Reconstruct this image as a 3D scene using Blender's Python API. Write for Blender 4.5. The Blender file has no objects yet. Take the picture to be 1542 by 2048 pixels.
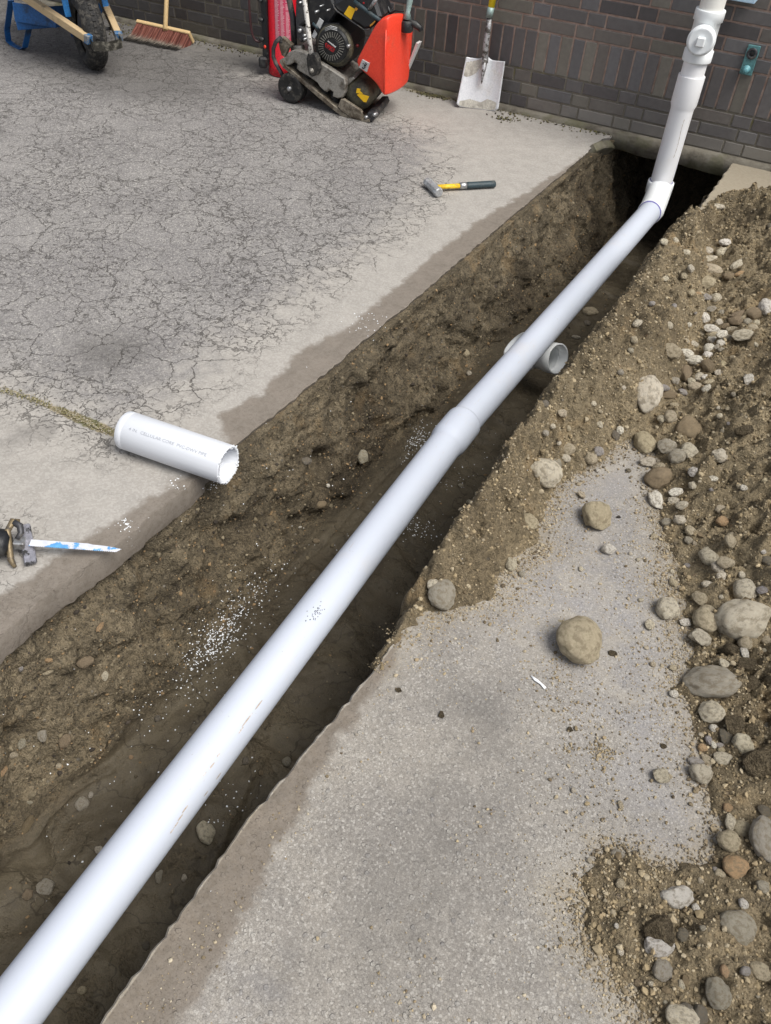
import bpy, math, random
import numpy as np
from mathutils import Vector, Matrix, noise as mnoise
from mathutils.bvhtree import BVHTree
from math import radians, sin, cos, pi

SC = bpy.context.scene
COL = SC.collection
random.seed(7)
RNG = np.random.default_rng(11)

# ------------------------------------------------------------------ camera
CAM = np.array([1.5455, -4.8715, 1.5950])
CR = np.array([[0.88388678, 0.46422581, 0.05690823],
               [0.35865415, -0.59467208, -0.71953619],
               [-0.30018553, 0.65639890, -0.69211930]])   # right, down, forward
FPX = 1650.0
cam = bpy.data.cameras.new("camera")
cam.sensor_fit = 'HORIZONTAL'
cam.sensor_width = 36.0
cam.lens = 36.0 * FPX / 1542.0
cam.clip_start = 0.05
cam.clip_end = 500
co = bpy.data.objects.new("camera", cam)
COL.objects.link(co)
co.matrix_world = Matrix(((CR[0][0], -CR[1][0], -CR[2][0], CAM[0]),
                          (CR[0][1], -CR[1][1], -CR[2][1], CAM[1]),
                          (CR[0][2], -CR[1][2], -CR[2][2], CAM[2]),
                          (0, 0, 0, 1)))
SC.camera = co

# ------------------------------------------------------------------ light
SUN_EL, SUN_AZ = 58.0, 102.0          # azimuth measured from +y towards +x
world = bpy.data.worlds.new("World")
SC.world = world
world.use_nodes = True
wn = world.node_tree
bg = wn.nodes["Background"]
sky = wn.nodes.new("ShaderNodeTexSky")
sky.sky_type = 'NISHITA'
sky.sun_disc = False
sky.sun_elevation = radians(SUN_EL)
sky.sun_rotation = radians(SUN_AZ)
sky.dust_density = 3.0
sky.air_density = 0.7
sky.ozone_density = 1.0
hs = wn.nodes.new("ShaderNodeHueSaturation")      # thin overcast: the blue of the sky mostly veiled
hs.inputs['Saturation'].default_value = 0.34
wn.links.new(sky.outputs[0], hs.inputs['Color'])
wn.links.new(hs.outputs[0], bg.inputs[0])
bg.inputs[1].default_value = 0.11
sun = bpy.data.lights.new("sun", 'SUN')
sun.energy = 2.0
sun.angle = radians(34)
sun.color = (1.0, 0.96, 0.89)
so = bpy.data.objects.new("sun", sun)
COL.objects.link(so)
sd = Vector((sin(radians(SUN_AZ)) * cos(radians(SUN_EL)), cos(radians(SUN_AZ)) * cos(radians(SUN_EL)), sin(radians(SUN_EL))))
so.rotation_euler = sd.to_track_quat('Z', 'Y').to_euler()
SC.view_settings.view_transform = 'Standard'
SC.view_settings.look = 'None'
SC.view_settings.exposure = 0.70
SC.view_settings.gamma = 1.0

# ------------------------------------------------------------------ helpers
def ray(px):
    d = np.array([(px[0] - 771) / FPX, (px[1] - 1024) / FPX, 1.0]) @ CR
    return d / np.linalg.norm(d)
def Zp(px, z=0.0):
    d = ray(px); return CAM + d * (z - CAM[2]) / d[2]
def Yp(px, y=0.0):
    d = ray(px); return CAM + d * (y - CAM[1]) / d[1]
def depth(p):
    return float((np.array(p) - CAM) @ CR[2])

def hsh(ix, iy, seed):
    n = (ix.astype(np.int64) * 374761393 + iy.astype(np.int64) * 668265263 + seed * 1442695041) & 0xffffffff
    n = ((n ^ (n >> 13)) * 1274126177) & 0xffffffff
    n = (n ^ (n >> 16)) & 0xffffffff
    return n / 4294967295.0
def vnoise(x, y, seed=0):
    xi = np.floor(x); yi = np.floor(y)
    fx = x - xi; fy = y - yi
    fx = fx * fx * (3 - 2 * fx); fy = fy * fy * (3 - 2 * fy)
    a = hsh(xi, yi, seed); b = hsh(xi + 1, yi, seed); c = hsh(xi, yi + 1, seed); d = hsh(xi + 1, yi + 1, seed)
    return (a * (1 - fx) + b * fx) * (1 - fy) + (c * (1 - fx) + d * fx) * fy - 0.5
def fbm(x, y, f, o=4, seed=0, g=0.5):
    r = 0; a = 1.0
    for k in range(o):
        th = 0.6 + 1.1 * k
        xx = x * cos(th) - y * sin(th); yy = x * sin(th) + y * cos(th)
        r = r + a * vnoise(xx * f + 17.3 * k, yy * f - 9.1 * k, seed + k * 31)
        f *= 2.03; a *= g
    return r
def sstep(a, b, x):
    t = np.clip((x - a) / (b - a), 0, 1); return t * t * (3 - 2 * t)

def seg_dist(P, A, B):
    AB = B - A; t = np.clip(((P - A) @ AB) / max(AB @ AB, 1e-12), 0, 1)
    return np.linalg.norm(P - (A + t[:, None] * AB), axis=1)
def line_dist(P, pts):
    return np.min([seg_dist(P, pts[i], pts[i + 1]) for i in range(len(pts) - 1)], axis=0)
def inside(P, poly):
    x, y = P[:, 0], P[:, 1]; r = np.zeros(len(P), bool); n = len(poly)
    for i in range(n):
        x1, y1 = poly[i]; x2, y2 = poly[(i + 1) % n]
        if y1 == y2: continue
        c = ((y1 > y) != (y2 > y)) & (x < (x2 - x1) * (y - y1) / (y2 - y1) + x1)
        r ^= c
    return r
def sdist(P, poly):                   # positive inside
    pl = np.vstack([poly, poly[:1]])
    d = line_dist(P, pl)
    return np.where(inside(P, poly), d, -d)
def pxpoly(pts, z=0.0):
    return np.array([Zp(p, z)[:2] for p in pts])

def mesh_np(name, V, F, smooth=True, attrs=None, cols=None):
    V = np.asarray(V, np.float32); F = np.asarray(F, np.int32)
    me = bpy.data.meshes.new(name)
    k = F.shape[1]
    me.vertices.add(len(V)); me.vertices.foreach_set("co", V.ravel())
    me.loops.add(F.size); me.loops.foreach_set("vertex_index", F.ravel())
    me.polygons.add(len(F)); me.polygons.foreach_set("loop_start", np.arange(0, F.size, k, dtype=np.int32))
    me.polygons.foreach_set("loop_total", np.full(len(F), k, np.int32))
    me.polygons.foreach_set("use_smooth", np.full(len(F), smooth))
    for n, v in (attrs or {}).items():
        a = me.attributes.new(n, 'FLOAT', 'POINT'); a.data.foreach_set("value", np.asarray(v, np.float32))
    for n, v in (cols or {}).items():
        a = me.attributes.new(n, 'FLOAT_COLOR', 'POINT')
        v = np.asarray(v, np.float32)
        if v.shape[1] == 3: v = np.c_[v, np.ones(len(v), np.float32)]
        a.data.foreach_set("color", v.ravel())
    me.update(calc_edges=True)
    return me
def grid_faces(nu, nv):
    i = np.arange(nu - 1)[:, None] * nv + np.arange(nv - 1)[None, :]
    return np.stack([i, i + nv, i + nv + 1, i + 1], -1).reshape(-1, 4)

def link(name, me, parent=None, mat=None):
    o = bpy.data.objects.new(name, me); COL.objects.link(o)
    if mat is not None and me is not None:
        me.materials.clear(); me.materials.append(mat)
    if parent is not None:
        o.parent = parent
    return o
def tag(o, label=None, cat=None, group=None, kind=None):
    if label: o['label'] = label
    if cat: o['category'] = cat
    if group: o['group'] = group
    if kind: o['kind'] = kind
    return o
def thing(name, label, cat, loc=(0, 0, 0), group=None):
    o = bpy.data.objects.new(name, None); COL.objects.link(o); o.location = loc
    o.empty_display_size = 0.05
    return tag(o, label, cat, group)

class MB:
    """collects vertices and faces of one mesh, in world coordinates"""
    def __init__(s): s.v = []; s.f = []; s.sm = []
    def add(s, V, F, smooth=False):
        b = len(s.v); s.v += [tuple(map(float, p)) for p in V]
        s.f += [tuple(b + i for i in f) for f in F]; s.sm += [smooth] * len(F); return s
    def frame(s, p0, p1, up=None):
        d = Vector(p1) - Vector(p0); L = d.length; d.normalize()
        u = Vector(up) if up is not None else (Vector((0, 0, 1)) if abs(d.z) < .95 else Vector((1, 0, 0)))
        x = d.cross(u).normalized(); y = x.cross(d).normalized(); return d, x, y, L
    def tube(s, pts, r, n=24, caps=True, sx=1.0, sy=1.0, up=None):
        pts = [Vector(p) for p in pts]
        rs = r if isinstance(r, (list, tuple)) else [r] * len(pts)
        V = []; F = []; prev = None
        for i, p in enumerate(pts):
            d = (pts[min(i + 1, len(pts) - 1)] - pts[max(i - 1, 0)])
            d.normalize()
            if prev is None:
                u = Vector(up) if up is not None else (Vector((0, 0, 1)) if abs(d.z) < .95 else Vector((1, 0, 0)))
                x = d.cross(u).normalized()
            else:
                x = (prev - d * prev.dot(d)).normalized()
            y = d.cross(x); prev = x
            for k in range(n):
                a = 2 * pi * k / n
                V.append(p + (x * cos(a) * sx + y * sin(a) * sy) * rs[i])
        m = len(pts)
        for i in range(m - 1):
            for k in range(n):
                F.append((i * n + k, i * n + (k + 1) % n, (i + 1) * n + (k + 1) % n, (i + 1) * n + k))
        s.add(V, F, True)
        if caps:
            b = len(s.v) - len(V)
            s.f.append(tuple(b + k for k in range(n))[::-1]); s.sm.append(False)
            s.f.append(tuple(b + (m - 1) * n + k for k in range(n))); s.sm.append(False)
        return s
    def lathe(s, p0, p1, prof, n=40, up=None, closed=False):
        """prof: list of (t along axis in metres, radius)"""
        d, x, y, L = s.frame(p0, p1, up); p0 = Vector(p0); V = []; F = []
        for t, r in prof:
            for k in range(n):
                a = 2 * pi * k / n
                V.append(p0 + d * t + (x * cos(a) + y * sin(a)) * r)
        m = len(prof)
        for i in range(m - 1 + (1 if closed else 0)):
            j = (i + 1) % m
            for k in range(n):
                F.append((i * n + k, i * n + (k + 1) % n, j * n + (k + 1) % n, j * n + k))
        return s.add(V, F, True)
    def box(s, c, ax, ay, az, hx, hy, hz, bev=0.0):
        c = Vector(c); ax = Vector(ax).normalized(); ay = Vector(ay).normalized(); az = Vector(az).normalized()
        b = min(bev, hx * .9, hy * .9, hz * .9)
        if b <= 0:
            V = [c + ax * hx * i + ay * hy * j + az * hz * k for i in (-1, 1) for j in (-1, 1) for k in (-1, 1)]
            F = [(0, 1, 3, 2), (4, 6, 7, 5), (0, 4, 5, 1), (2, 3, 7, 6), (0, 2, 6, 4), (1, 5, 7, 3)]
            return s.add(V, F)
        V = []; idx = {}
        for i in (-1, 1):
            for j in (-1, 1):
                for k in (-1, 1):
                    for m in range(3):
                        h = [hx - b, hy - b, hz - b]; h[m] += b
                        idx[(i, j, k, m)] = len(V)
                        V.append(c + ax * h[0] * i + ay * h[1] * j + az * h[2] * k)
        F = []
        for m in range(3):
            for sg in (-1, 1):
                o = [q for q in range(3) if q != m]; q4 = []
                for (p, q) in ((-1, -1), (1, -1), (1, 1), (-1, 1)):
                    t = [0, 0, 0]; t[m] = sg; t[o[0]] = p; t[o[1]] = q; q4.append(idx[(*t, m)])
                F.append(tuple(q4))
        for m in range(3):
            o = [q for q in range(3) if q != m]
            for p in (-1, 1):
                for q in (-1, 1):
                    e = []
                    for sg, mm in ((-1, o[0]), (1, o[0]), (1, o[1]), (-1, o[1])):
                        t = [0, 0, 0]; t[m] = sg; t[o[0]] = p; t[o[1]] = q; e.append(idx[(*t, mm)])
                    F.append(tuple(e))
        for i in (-1, 1):
            for j in (-1, 1):
                for k in (-1, 1): F.append(tuple(idx[(i, j, k, m)] for m in range(3)))
        return s.add(V, F)
    def bar(s, p0, p1, w, h, up=(0, 0, 1), bev=0.002):
        p0 = Vector(p0); p1 = Vector(p1); d, x, y, L = s.frame(p0, p1, up)
        return s.box((p0 + p1) / 2, d, x, y, L / 2, w / 2, h / 2, bev)
    def prism(s, pts, off, bev=0.0, ins=None):
        """closed planar outline pts (3D) pushed by the vector off, edges chamfered by bev"""
        P = [Vector(p) for p in pts]; off = Vector(off); n = len(P)
        if bev > 0:
            c = sum(P, Vector()) / n; u = off.normalized()
            def shrink(k):
                out = []
                for i in range(n):
                    a = (P[i] - P[i - 1]); b = (P[(i + 1) % n] - P[i])
                    a.normalize(); b.normalize()
                    na = u.cross(a); nb = u.cross(b)
                    m = (na + nb)
                    m = m.normalized() if m.length > 1e-6 else na
                    cs = max(.35, m.dot(na))
                    v = m * (k / cs)
                    if i == 0 and not hasattr(s, '_sg'): pass
                    out.append((P[i], v))
                A = sum(((P[i] - c).cross(P[(i + 1) % n] - c) for i in range(n)), Vector()).dot(u)
                sg = 1 if A > 0 else -1
                return [p + v * sg for p, v in out]
            Q = shrink(bev)
            rings = [Q, [p + u * bev for p in P], [p + off - u * bev for p in P], [q + off for q in Q]]
        else:
            rings = [P, [p + off for p in P]]
        V = [p for r in rings for p in r]; F = []
        for r in range(len(rings) - 1):
            for i in range(n): F.append((r * n + i, r * n + (i + 1) % n, (r + 1) * n + (i + 1) % n, (r + 1) * n + i))
        F.append(tuple(range(n))[::-1]); F.append(tuple((len(rings) - 1) * n + i for i in range(n)))
        return s.add(V, F)
    def ball(s, c, r, ax=None, seg=16, rings=10):
        c = Vector(c); R = [Vector(a).normalized() for a in (ax or ((1, 0, 0), (0, 1, 0), (0, 0, 1)))]
        rr = r if isinstance(r, (list, tuple)) else (r, r, r); V = []; F = []
        for i in range(rings + 1):
            t = pi * i / rings
            for k in range(seg):
                a = 2 * pi * k / seg
                V.append(c + R[0] * rr[0] * sin(t) * cos(a) + R[1] * rr[1] * sin(t) * sin(a) + R[2] * rr[2] * cos(t))
        for i in range(rings):
            for k in range(seg): F.append((i * seg + k, i * seg + (k + 1) % seg, (i + 1) * seg + (k + 1) % seg, (i + 1) * seg + k))
        return s.add(V, F, True)
    def build(s, name, mat, parent=None, fix=True):
        org = Vector(parent.matrix_world.translation) if parent is not None else Vector()
        if parent is not None:
            q = parent; org = Vector()
            while q is not None: org += Vector(q.location); q = q.parent
        me = bpy.data.meshes.new(name)
        me.from_pydata([tuple(Vector(p) - org) for p in s.v], [], s.f)
        me.polygons.foreach_set("use_smooth", s.sm)
        if fix:
            import bmesh
            bm = bmesh.new(); bm.from_mesh(me)
            bmesh.ops.recalc_face_normals(bm, faces=bm.faces); bm.to_mesh(me); bm.free()
        me.update()
        return link(name, me, parent, mat)

# ------------------------------------------------------------------ materials
class NT:
    def __init__(s, name):
        s.m = bpy.data.materials.new(name); s.m.use_nodes = True
        s.t = s.m.node_tree; s.n = s.t.nodes; s.b = s.n["Principled BSDF"]
        s.tc = s.n.new("ShaderNodeTexCoord").outputs["Object"]
    def lk(s, a, b): s.t.links.new(a, b)
    def inp(s, node, key, v):
        if hasattr(v, 'is_output') or hasattr(v, 'links'): s.lk(v, node.inputs[key])
        else: node.inputs[key].default_value = v
    def noise(s, sc, det=4, rough=.55, vec=None, dist=0.0, col=False):
        n = s.n.new("ShaderNodeTexNoise"); n.inputs['Scale'].default_value = sc; n.inputs['Detail'].default_value = det
        n.inputs['Roughness'].default_value = rough; n.inputs['Distortion'].default_value = dist
        s.lk(vec or s.tc, n.inputs['Vector']); return n.outputs['Color' if col else 'Fac']
    def vor(s, sc, feat='F1', out='Distance', vec=None, rnd=1.0):
        n = s.n.new("ShaderNodeTexVoronoi"); n.feature = feat; n.inputs['Scale'].default_value = sc
        n.inputs['Randomness'].default_value = rnd
        s.lk(vec or s.tc, n.inputs['Vector']); return n.outputs[out]
    def math(s, op, a, b=0.0, c=None, clamp=False):
        n = s.n.new("ShaderNodeMath"); n.operation = op; n.use_clamp = clamp
        s.inp(n, 0, a); s.inp(n, 1, b)
        if c is not None: s.inp(n, 2, c)
        return n.outputs[0]
    def rng(s, v, a, b, c=0.0, d=1.0, smooth=True):
        n = s.n.new("ShaderNodeMapRange"); n.interpolation_type = 'SMOOTHSTEP' if smooth else 'LINEAR'
        s.inp(n, 0, v); n.inputs[1].default_value = a; n.inputs[2].default_value = b
        n.inputs[3].default_value = c; n.inputs[4].default_value = d; return n.outputs[0]
    def mix(s, f, a, b, mode='MIX'):
        n = s.n.new("ShaderNodeMix"); n.data_type = 'RGBA'; n.blend_type = mode
        s.inp(n, 0, f)
        for k, v in ((6, a), (7, b)):
            if isinstance(v, tuple): n.inputs[k].default_value = (*v[:3], 1)
            else: s.lk(v, n.inputs[k])
        return n.outputs[2]
    def ramp(s, v, stops):
        n = s.n.new("ShaderNodeValToRGB"); cr = n.color_ramp
        while len(cr.elements) < len(stops): cr.elements.new(.5)
        for e, (p, c) in zip(cr.elements, stops): e.position = p; e.color = (*c, 1)
        s.lk(v, n.inputs[0]); return n.outputs[0]
    def attr(s, name, out='Fac'):
        n = s.n.new("ShaderNodeAttribute"); n.attribute_name = name; return n.outputs[out]
    def addv(s, a, b, k):
        n = s.n.new("ShaderNodeVectorMath"); n.operation = 'MULTIPLY_ADD'
        s.lk(b, n.inputs[0]); n.inputs[1].default_value = (k, k, k); s.lk(a, n.inputs[2]); return n.outputs[0]
    def bump(s, h, dist, strength=1.0, prev=None):
        n = s.n.new("ShaderNodeBump"); n.inputs['Distance'].default_value = dist; n.inputs['Strength'].default_value = strength
        s.lk(h, n.inputs['Height'])
        if prev: s.lk(prev, n.inputs['Normal'])
        return n.outputs[0]
    def out(s, col, rough=.6, nrm=None, metal=0.0, spec=.5):
        if isinstance(col, tuple): s.b.inputs['Base Color'].default_value = (*col[:3], 1)
        else: s.lk(col, s.b.inputs['Base Color'])
        s.inp(s.b, 'Roughness', rough); s.inp(s.b, 'Metallic', metal); s.b.inputs['Specular IOR Level'].default_value = spec
        if nrm: s.lk(nrm, s.b.inputs['Normal'])
        return s.m

def worn(name, col, col2, rough=.5, metal=0.0, sc=25, amt=(.5, .62), bump=.0006, spec=.5, fine=120):
    m = NT(name); f = m.rng(m.noise(sc, 6, .65), amt[0], amt[1])
    f2 = m.noise(fine, 3)
    c = m.mix(f, col, col2); c = m.mix(.25, c, m.ramp(f2, [(.3, (.0, .0, .0)), (.7, (1, 1, 1))]), 'OVERLAY')
    return m.out(c, m.rng(f, 0, 1, rough, min(1, rough + .25)), m.bump(f2, bump), metal, spec)

MUD = (.105, .084, .060)
M = {}
# --- paving: crazed asphalt, smooth concrete strip, mud smears
def paving(name, base_dark, base_light, smooth_c, crack=True, agg_amt=.5, cs=200):
    m = NT(name)
    rough = m.attr('rough'); mud = m.attr('mud'); dark = m.attr('dark'); sand = m.attr('sand'); blue = m.attr('blue'); moss = m.attr('moss')
    n1 = m.noise(3.0, 5, .6); n2 = m.noise(14, 5, .6); n3 = m.noise(60, 4, .6); n4 = m.noise(240, 2, .6)
    wv = m.addv(m.addv(m.tc, m.noise(11, 3, .6, col=True), .09), m.noise(60, 3, .65, col=True), .026)
    # aggregate: filled stone facets with dark binder between
    wv2 = m.addv(m.tc, m.noise(130, 2, .6, col=True), .004)
    cell = m.vor(cs, 'F1', 'Color', vec=wv2); ce = m.vor(cs, 'DISTANCE_TO_EDGE', vec=wv2)
    sep = m.n.new("ShaderNodeSeparateColor"); m.lk(cell, sep.inputs[0])
    cell2 = m.vor(66, 'F1', 'Color', vec=wv2); cd2 = m.vor(66, 'F1', 'Distance', vec=wv2)
    sep2 = m.n.new("ShaderNodeSeparateColor"); m.lk(cell2, sep2.inputs[0])
    aggf = m.rng(sep.outputs[0], .30, .9)
    aggb = m.math('MULTIPLY', m.rng(sep2.outputs[1], .74, .86), m.rng(cd2, .36, .28))
    rc = m.mix(m.rng(n1, .35, .65), base_dark, base_light)
    rc = m.mix(m.math('MULTIPLY', m.rng(m.noise(38, 4, .6), .3, .7, .45, 1.0), agg_amt), rc, m.mix(.5, rc, m.ramp(sep.outputs[1], [(0, (.06, .055, .05)), (.4, (.22, .215, .21)), (.75, (.33, .32, .295)), (1, (.52, .50, .46))]), 'MIX'))
    rc = m.mix(m.math('MULTIPLY', m.rng(sep.outputs[2], .86, .93), agg_amt * .5), rc, (.55, .53, .49))
    rc = m.mix(m.math('MULTIPLY', aggb, agg_amt * .55), rc, m.ramp(sep2.outputs[0], [(.1, (.20, .20, .21)), (.5, (.44, .425, .39)), (1, (.55, .53, .48))]))
    rc = m.mix(m.math('MULTIPLY', m.rng(ce, .12, .02), .5 * agg_amt), rc, (.075, .068, .06))
    rc = m.mix(m.math('MULTIPLY', m.rng(n4, .44, .3), .5), rc, (.07, .065, .058))
    smc = m.mix(m.rng(n2, .3, .7), smooth_c, tuple(c * .86 for c in smooth_c))
    smc = m.mix(m.math('MULTIPLY', aggf, .20), smc, (.58, .56, .52))
    smc = m.mix(m.math('MULTIPLY', m.rng(m.vor(300, 'F1', 'Distance'), .2, .05), .25), smc, (.16, .15, .135))
    smc = m.mix(m.math('MULTIPLY', m.rng(n4, .4, .3), .22), smc, (.12, .11, .10))
    rf = m.rng(m.math('ADD', rough, m.math('MULTIPLY', m.math('SUBTRACT', n2, .5), .8)), .22, .78)
    col = m.mix(rf, smc, rc)
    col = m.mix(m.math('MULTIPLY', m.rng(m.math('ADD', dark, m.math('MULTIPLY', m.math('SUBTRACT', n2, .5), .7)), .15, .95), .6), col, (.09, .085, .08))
    col = m.mix(m.math('MULTIPLY', m.math('MULTIPLY', blue, m.rng(n2, .3, .7)), .34), col, (.25, .26, .31))
    # cracks
    h = m.math('MULTIPLY', n3, .5)
    crk = None
    if crack:
        d1 = m.vor(6.2, 'DISTANCE_TO_EDGE', vec=wv); d2 = m.vor(14, 'DISTANCE_TO_EDGE', vec=wv); d3 = m.vor(33, 'DISTANCE_TO_EDGE', vec=wv)
        g = m.rng(m.noise(2.4, 4, .6), .34, .56)
        c1 = m.math('MULTIPLY', m.rng(d1, .020, .003), m.math('MULTIPLY', m.rng(m.noise(3, 3), .34, .48), m.rng(m.noise(26, 3), .36, .48)))
        c2 = m.math('MULTIPLY', m.rng(d2, .036, .006), m.math('MULTIPLY', g, m.rng(m.noise(40, 3), .40, .50)))
        c3 = m.math('MULTIPLY', m.rng(d3, .05, .012), m.math('MULTIPLY', g, m.rng(m.noise(50, 3), .50, .58)))
        crk = m.math('MAXIMUM', c1, m.math('MAXIMUM', c2, m.math('MULTIPLY', c3, .8)))
        crk = m.math('MULTIPLY', crk, m.rng(rough, .05, .30))
        crk = m.math('MULTIPLY', crk, m.rng(n4, .3, .55, .45, 1))
        col = m.mix(m.math('MULTIPLY', crk, .78), col, (.050, .044, .038))
        h = m.math('SUBTRACT', h, m.math('MULTIPLY', crk, 1.6))
    # sand dusting near the soil
    sf = m.rng(m.math('ADD', m.math('MULTIPLY', sand, -9), m.math('ADD', m.math('MULTIPLY', m.math('SUBTRACT', n2, .5), 2.2), m.math('MULTIPLY', m.math('SUBTRACT', n4, .5), 2.4))), -.9, .9)
    col = m.mix(m.math('MULTIPLY', sf, .7), col, m.mix(n3, (.20, .16, .10), (.38, .33, .24)))
    # moss joint
    mf = m.rng(m.math('ADD', moss, m.math('MULTIPLY', m.math('SUBTRACT', n3, .5), .9)), .5, .75)
    col = m.mix(m.math('MULTIPLY', mf, .85), col, m.mix(m.rng(n2, .45, .6), (.24, .20, .12), (.10, .10, .03)))
    # wet mud margin along the cut
    e = m.math('ADD', mud, m.math('ADD', m.math('MULTIPLY', m.math('SUBTRACT', n2, .5), .085), m.math('MULTIPLY', m.math('SUBTRACT', n3, .5), .03)))
    me_ = m.rng(e, -.014, .016)
    mc = m.mix(m.rng(n2, .3, .7), (.105, .084, .062), (.170, .141, .112))
    mc = m.mix(m.math('MULTIPLY', m.rng(n3, .35, .6), .3), mc, (.235, .205, .175))
    mc = m.mix(m.math('MULTIPLY', m.rng(n4, .42, .32), .45), mc, (.05, .04, .03))
    col = m.mix(m.math('MULTIPLY', me_, .80), col, mc)
    hh = m.math('ADD', h, m.math('MULTIPLY', m.math('MULTIPLY', aggf, rf), .5))
    hh = m.math('ADD', hh, m.math('MULTIPLY', m.math('MULTIPLY', aggb, rf), .9))
    nr = m.bump(hh, .0028, .8)
    return m.out(col, m.rng(me_, 0, 1, .85, .72), nr, spec=.3)
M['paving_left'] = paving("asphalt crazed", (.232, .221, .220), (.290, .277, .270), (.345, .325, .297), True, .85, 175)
M['paving_right'] = paving("asphalt worn", (.250, .232, .208), (.335, .309, .270), (.340, .313, .272), False, .66, 230)

def soil(name, dry, mid, dark, peb=.5, gl=.9):
    m = NT(name)
    n1 = m.noise(2.2, 4, .6); n2 = m.noise(11, 5, .65); n3 = m.noise(55, 5, .65); n4 = m.noise(260, 3, .6)
    wet = m.attr('wet')
    c = m.mix(m.rng(m.math('ADD', m.math('MULTIPLY', n1, .5), m.math('MULTIPLY', n2, .5)), .42, .58), dry, mid)
    c = m.mix(m.math('MULTIPLY', m.rng(n3, .55, .35), .6), c, dark)
    c = m.mix(m.math('MULTIPLY', m.rng(n4, .52, .38), .45), c, dark)
    c = m.mix(m.math('MULTIPLY', m.rng(m.noise(6, 3), .58, .7), .5), c, tuple(x * y for x, y in zip(dry, (1.12, .98, .80))))
    cell = m.vor(70, 'F1', 'Color', rnd=1); cd = m.vor(70, 'F1', 'Distance'); sp = m.n.new("ShaderNodeSeparateColor"); m.lk(cell, sp.inputs[0])
    pf = m.math('MULTIPLY', m.rng(sp.outputs[0], .90, .94), m.rng(cd, .36, .3))
    c = m.mix(m.math('MULTIPLY', pf, peb), c, m.ramp(sp.outputs[1], [(0, (.12, .12, .12)), (.4, (.30, .25, .17)), (.8, (.36, .33, .28)), (1, (.42, .24, .11))]))
    cell2 = m.vor(230, 'F1', 'Color'); sp2 = m.n.new("ShaderNodeSeparateColor"); m.lk(cell2, sp2.inputs[0])
    c = m.mix(m.math('MULTIPLY', m.rng(sp2.outputs[0], .72, .95), peb * .35), c, (.34, .29, .21))
    c = m.mix(m.math('MULTIPLY', m.rng(sp2.outputs[1], .7, .95), .45), c, tuple(x * .55 for x in dark))
    c = m.mix(wet, c, m.mix(.92, c, (.42, .40, .38), 'MULTIPLY'))
    h = m.math('ADD', m.math('MULTIPLY', n3, 1.0), m.math('ADD', m.math('MULTIPLY', n4, .45), m.math('MULTIPLY', pf, .4)))
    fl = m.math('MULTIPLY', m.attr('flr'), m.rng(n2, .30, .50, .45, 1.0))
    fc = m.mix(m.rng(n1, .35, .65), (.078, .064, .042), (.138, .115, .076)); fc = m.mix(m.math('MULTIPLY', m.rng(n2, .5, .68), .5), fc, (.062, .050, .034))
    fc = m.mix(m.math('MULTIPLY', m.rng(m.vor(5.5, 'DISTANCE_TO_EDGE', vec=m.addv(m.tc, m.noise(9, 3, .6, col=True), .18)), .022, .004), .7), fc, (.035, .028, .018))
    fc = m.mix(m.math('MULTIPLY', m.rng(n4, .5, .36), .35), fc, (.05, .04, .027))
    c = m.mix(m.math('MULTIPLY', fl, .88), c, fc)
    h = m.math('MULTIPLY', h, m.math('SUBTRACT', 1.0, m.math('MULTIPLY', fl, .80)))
    return m.out(c, m.rng(fl, 0, 1, gl, .58), m.bump(h, .016, 1.0), spec=.3)
M['spoil'] = soil("spoil soil", (.345, .278, .175), (.255, .205, .127), (.100, .080, .050), .5)
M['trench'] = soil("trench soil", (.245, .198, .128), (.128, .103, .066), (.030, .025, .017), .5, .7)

def brick_mat():
    m = NT("engineering brick")
    c = m.attr('bcol', 'Color'); n = m.noise(40, 4, .6); n2 = m.noise(7, 4, .6); d = m.attr('dust')
    c = m.mix(.28, c, m.ramp(n, [(.3, (.25, .25, .25)), (.7, (.75, .75, .75))]), 'OVERLAY')
    c = m.mix(m.math('MULTIPLY', m.rng(m.math('ADD', d, m.math('MULTIPLY', m.math('SUBTRACT', n2, .5), .8)), .35, 1.1), .75), c, (.235, .222, .198))
    return m.out(c, m.rng(n, .3, .7, .42, .62), m.bump(m.noise(300, 3), .0006), spec=.4)
def mortar_mat():
    m = NT("mortar")
    z = m.attr('low'); g = m.attr('green'); n = m.noise(30, 5, .6); n2 = m.noise(9, 3)
    c = m.mix(m.rng(n, .3, .7), (.30, .205, .165), (.41, .31, .26))
    c = m.mix(m.rng(z, .3, .7), c, m.mix(n, (.14, .125, .10), (.24, .22, .18)))
    c = m.mix(m.math('MULTIPLY', m.rng(m.math('ADD', g, m.math('MULTIPLY', m.math('SUBTRACT', n2, .5), 1.2)), .4, .8), .7), c, (.17, .15, .035))
    return m.out(c, .9, m.bump(n, .002), spec=.2)
M['brick'] = brick_mat(); M['mortar'] = mortar_mat()
def footing_mat():
    m = NT("footing concrete"); n = m.noise(12, 6, .65); n2 = m.noise(90, 3)
    c = m.ramp(n, [(.3, (.085, .075, .06)), (.5, (.17, .155, .125)), (.75, (.24, .225, .19))])
    c = m.mix(m.math('MULTIPLY', m.rng(m.noise(5, 4), .5, .65), .5), c, (.10, .10, .045))
    return m.out(c, .9, m.bump(m.math('ADD', n, m.math('MULTIPLY', n2, .4)), .006), spec=.2)
M['footing'] = footing_mat()

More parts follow.
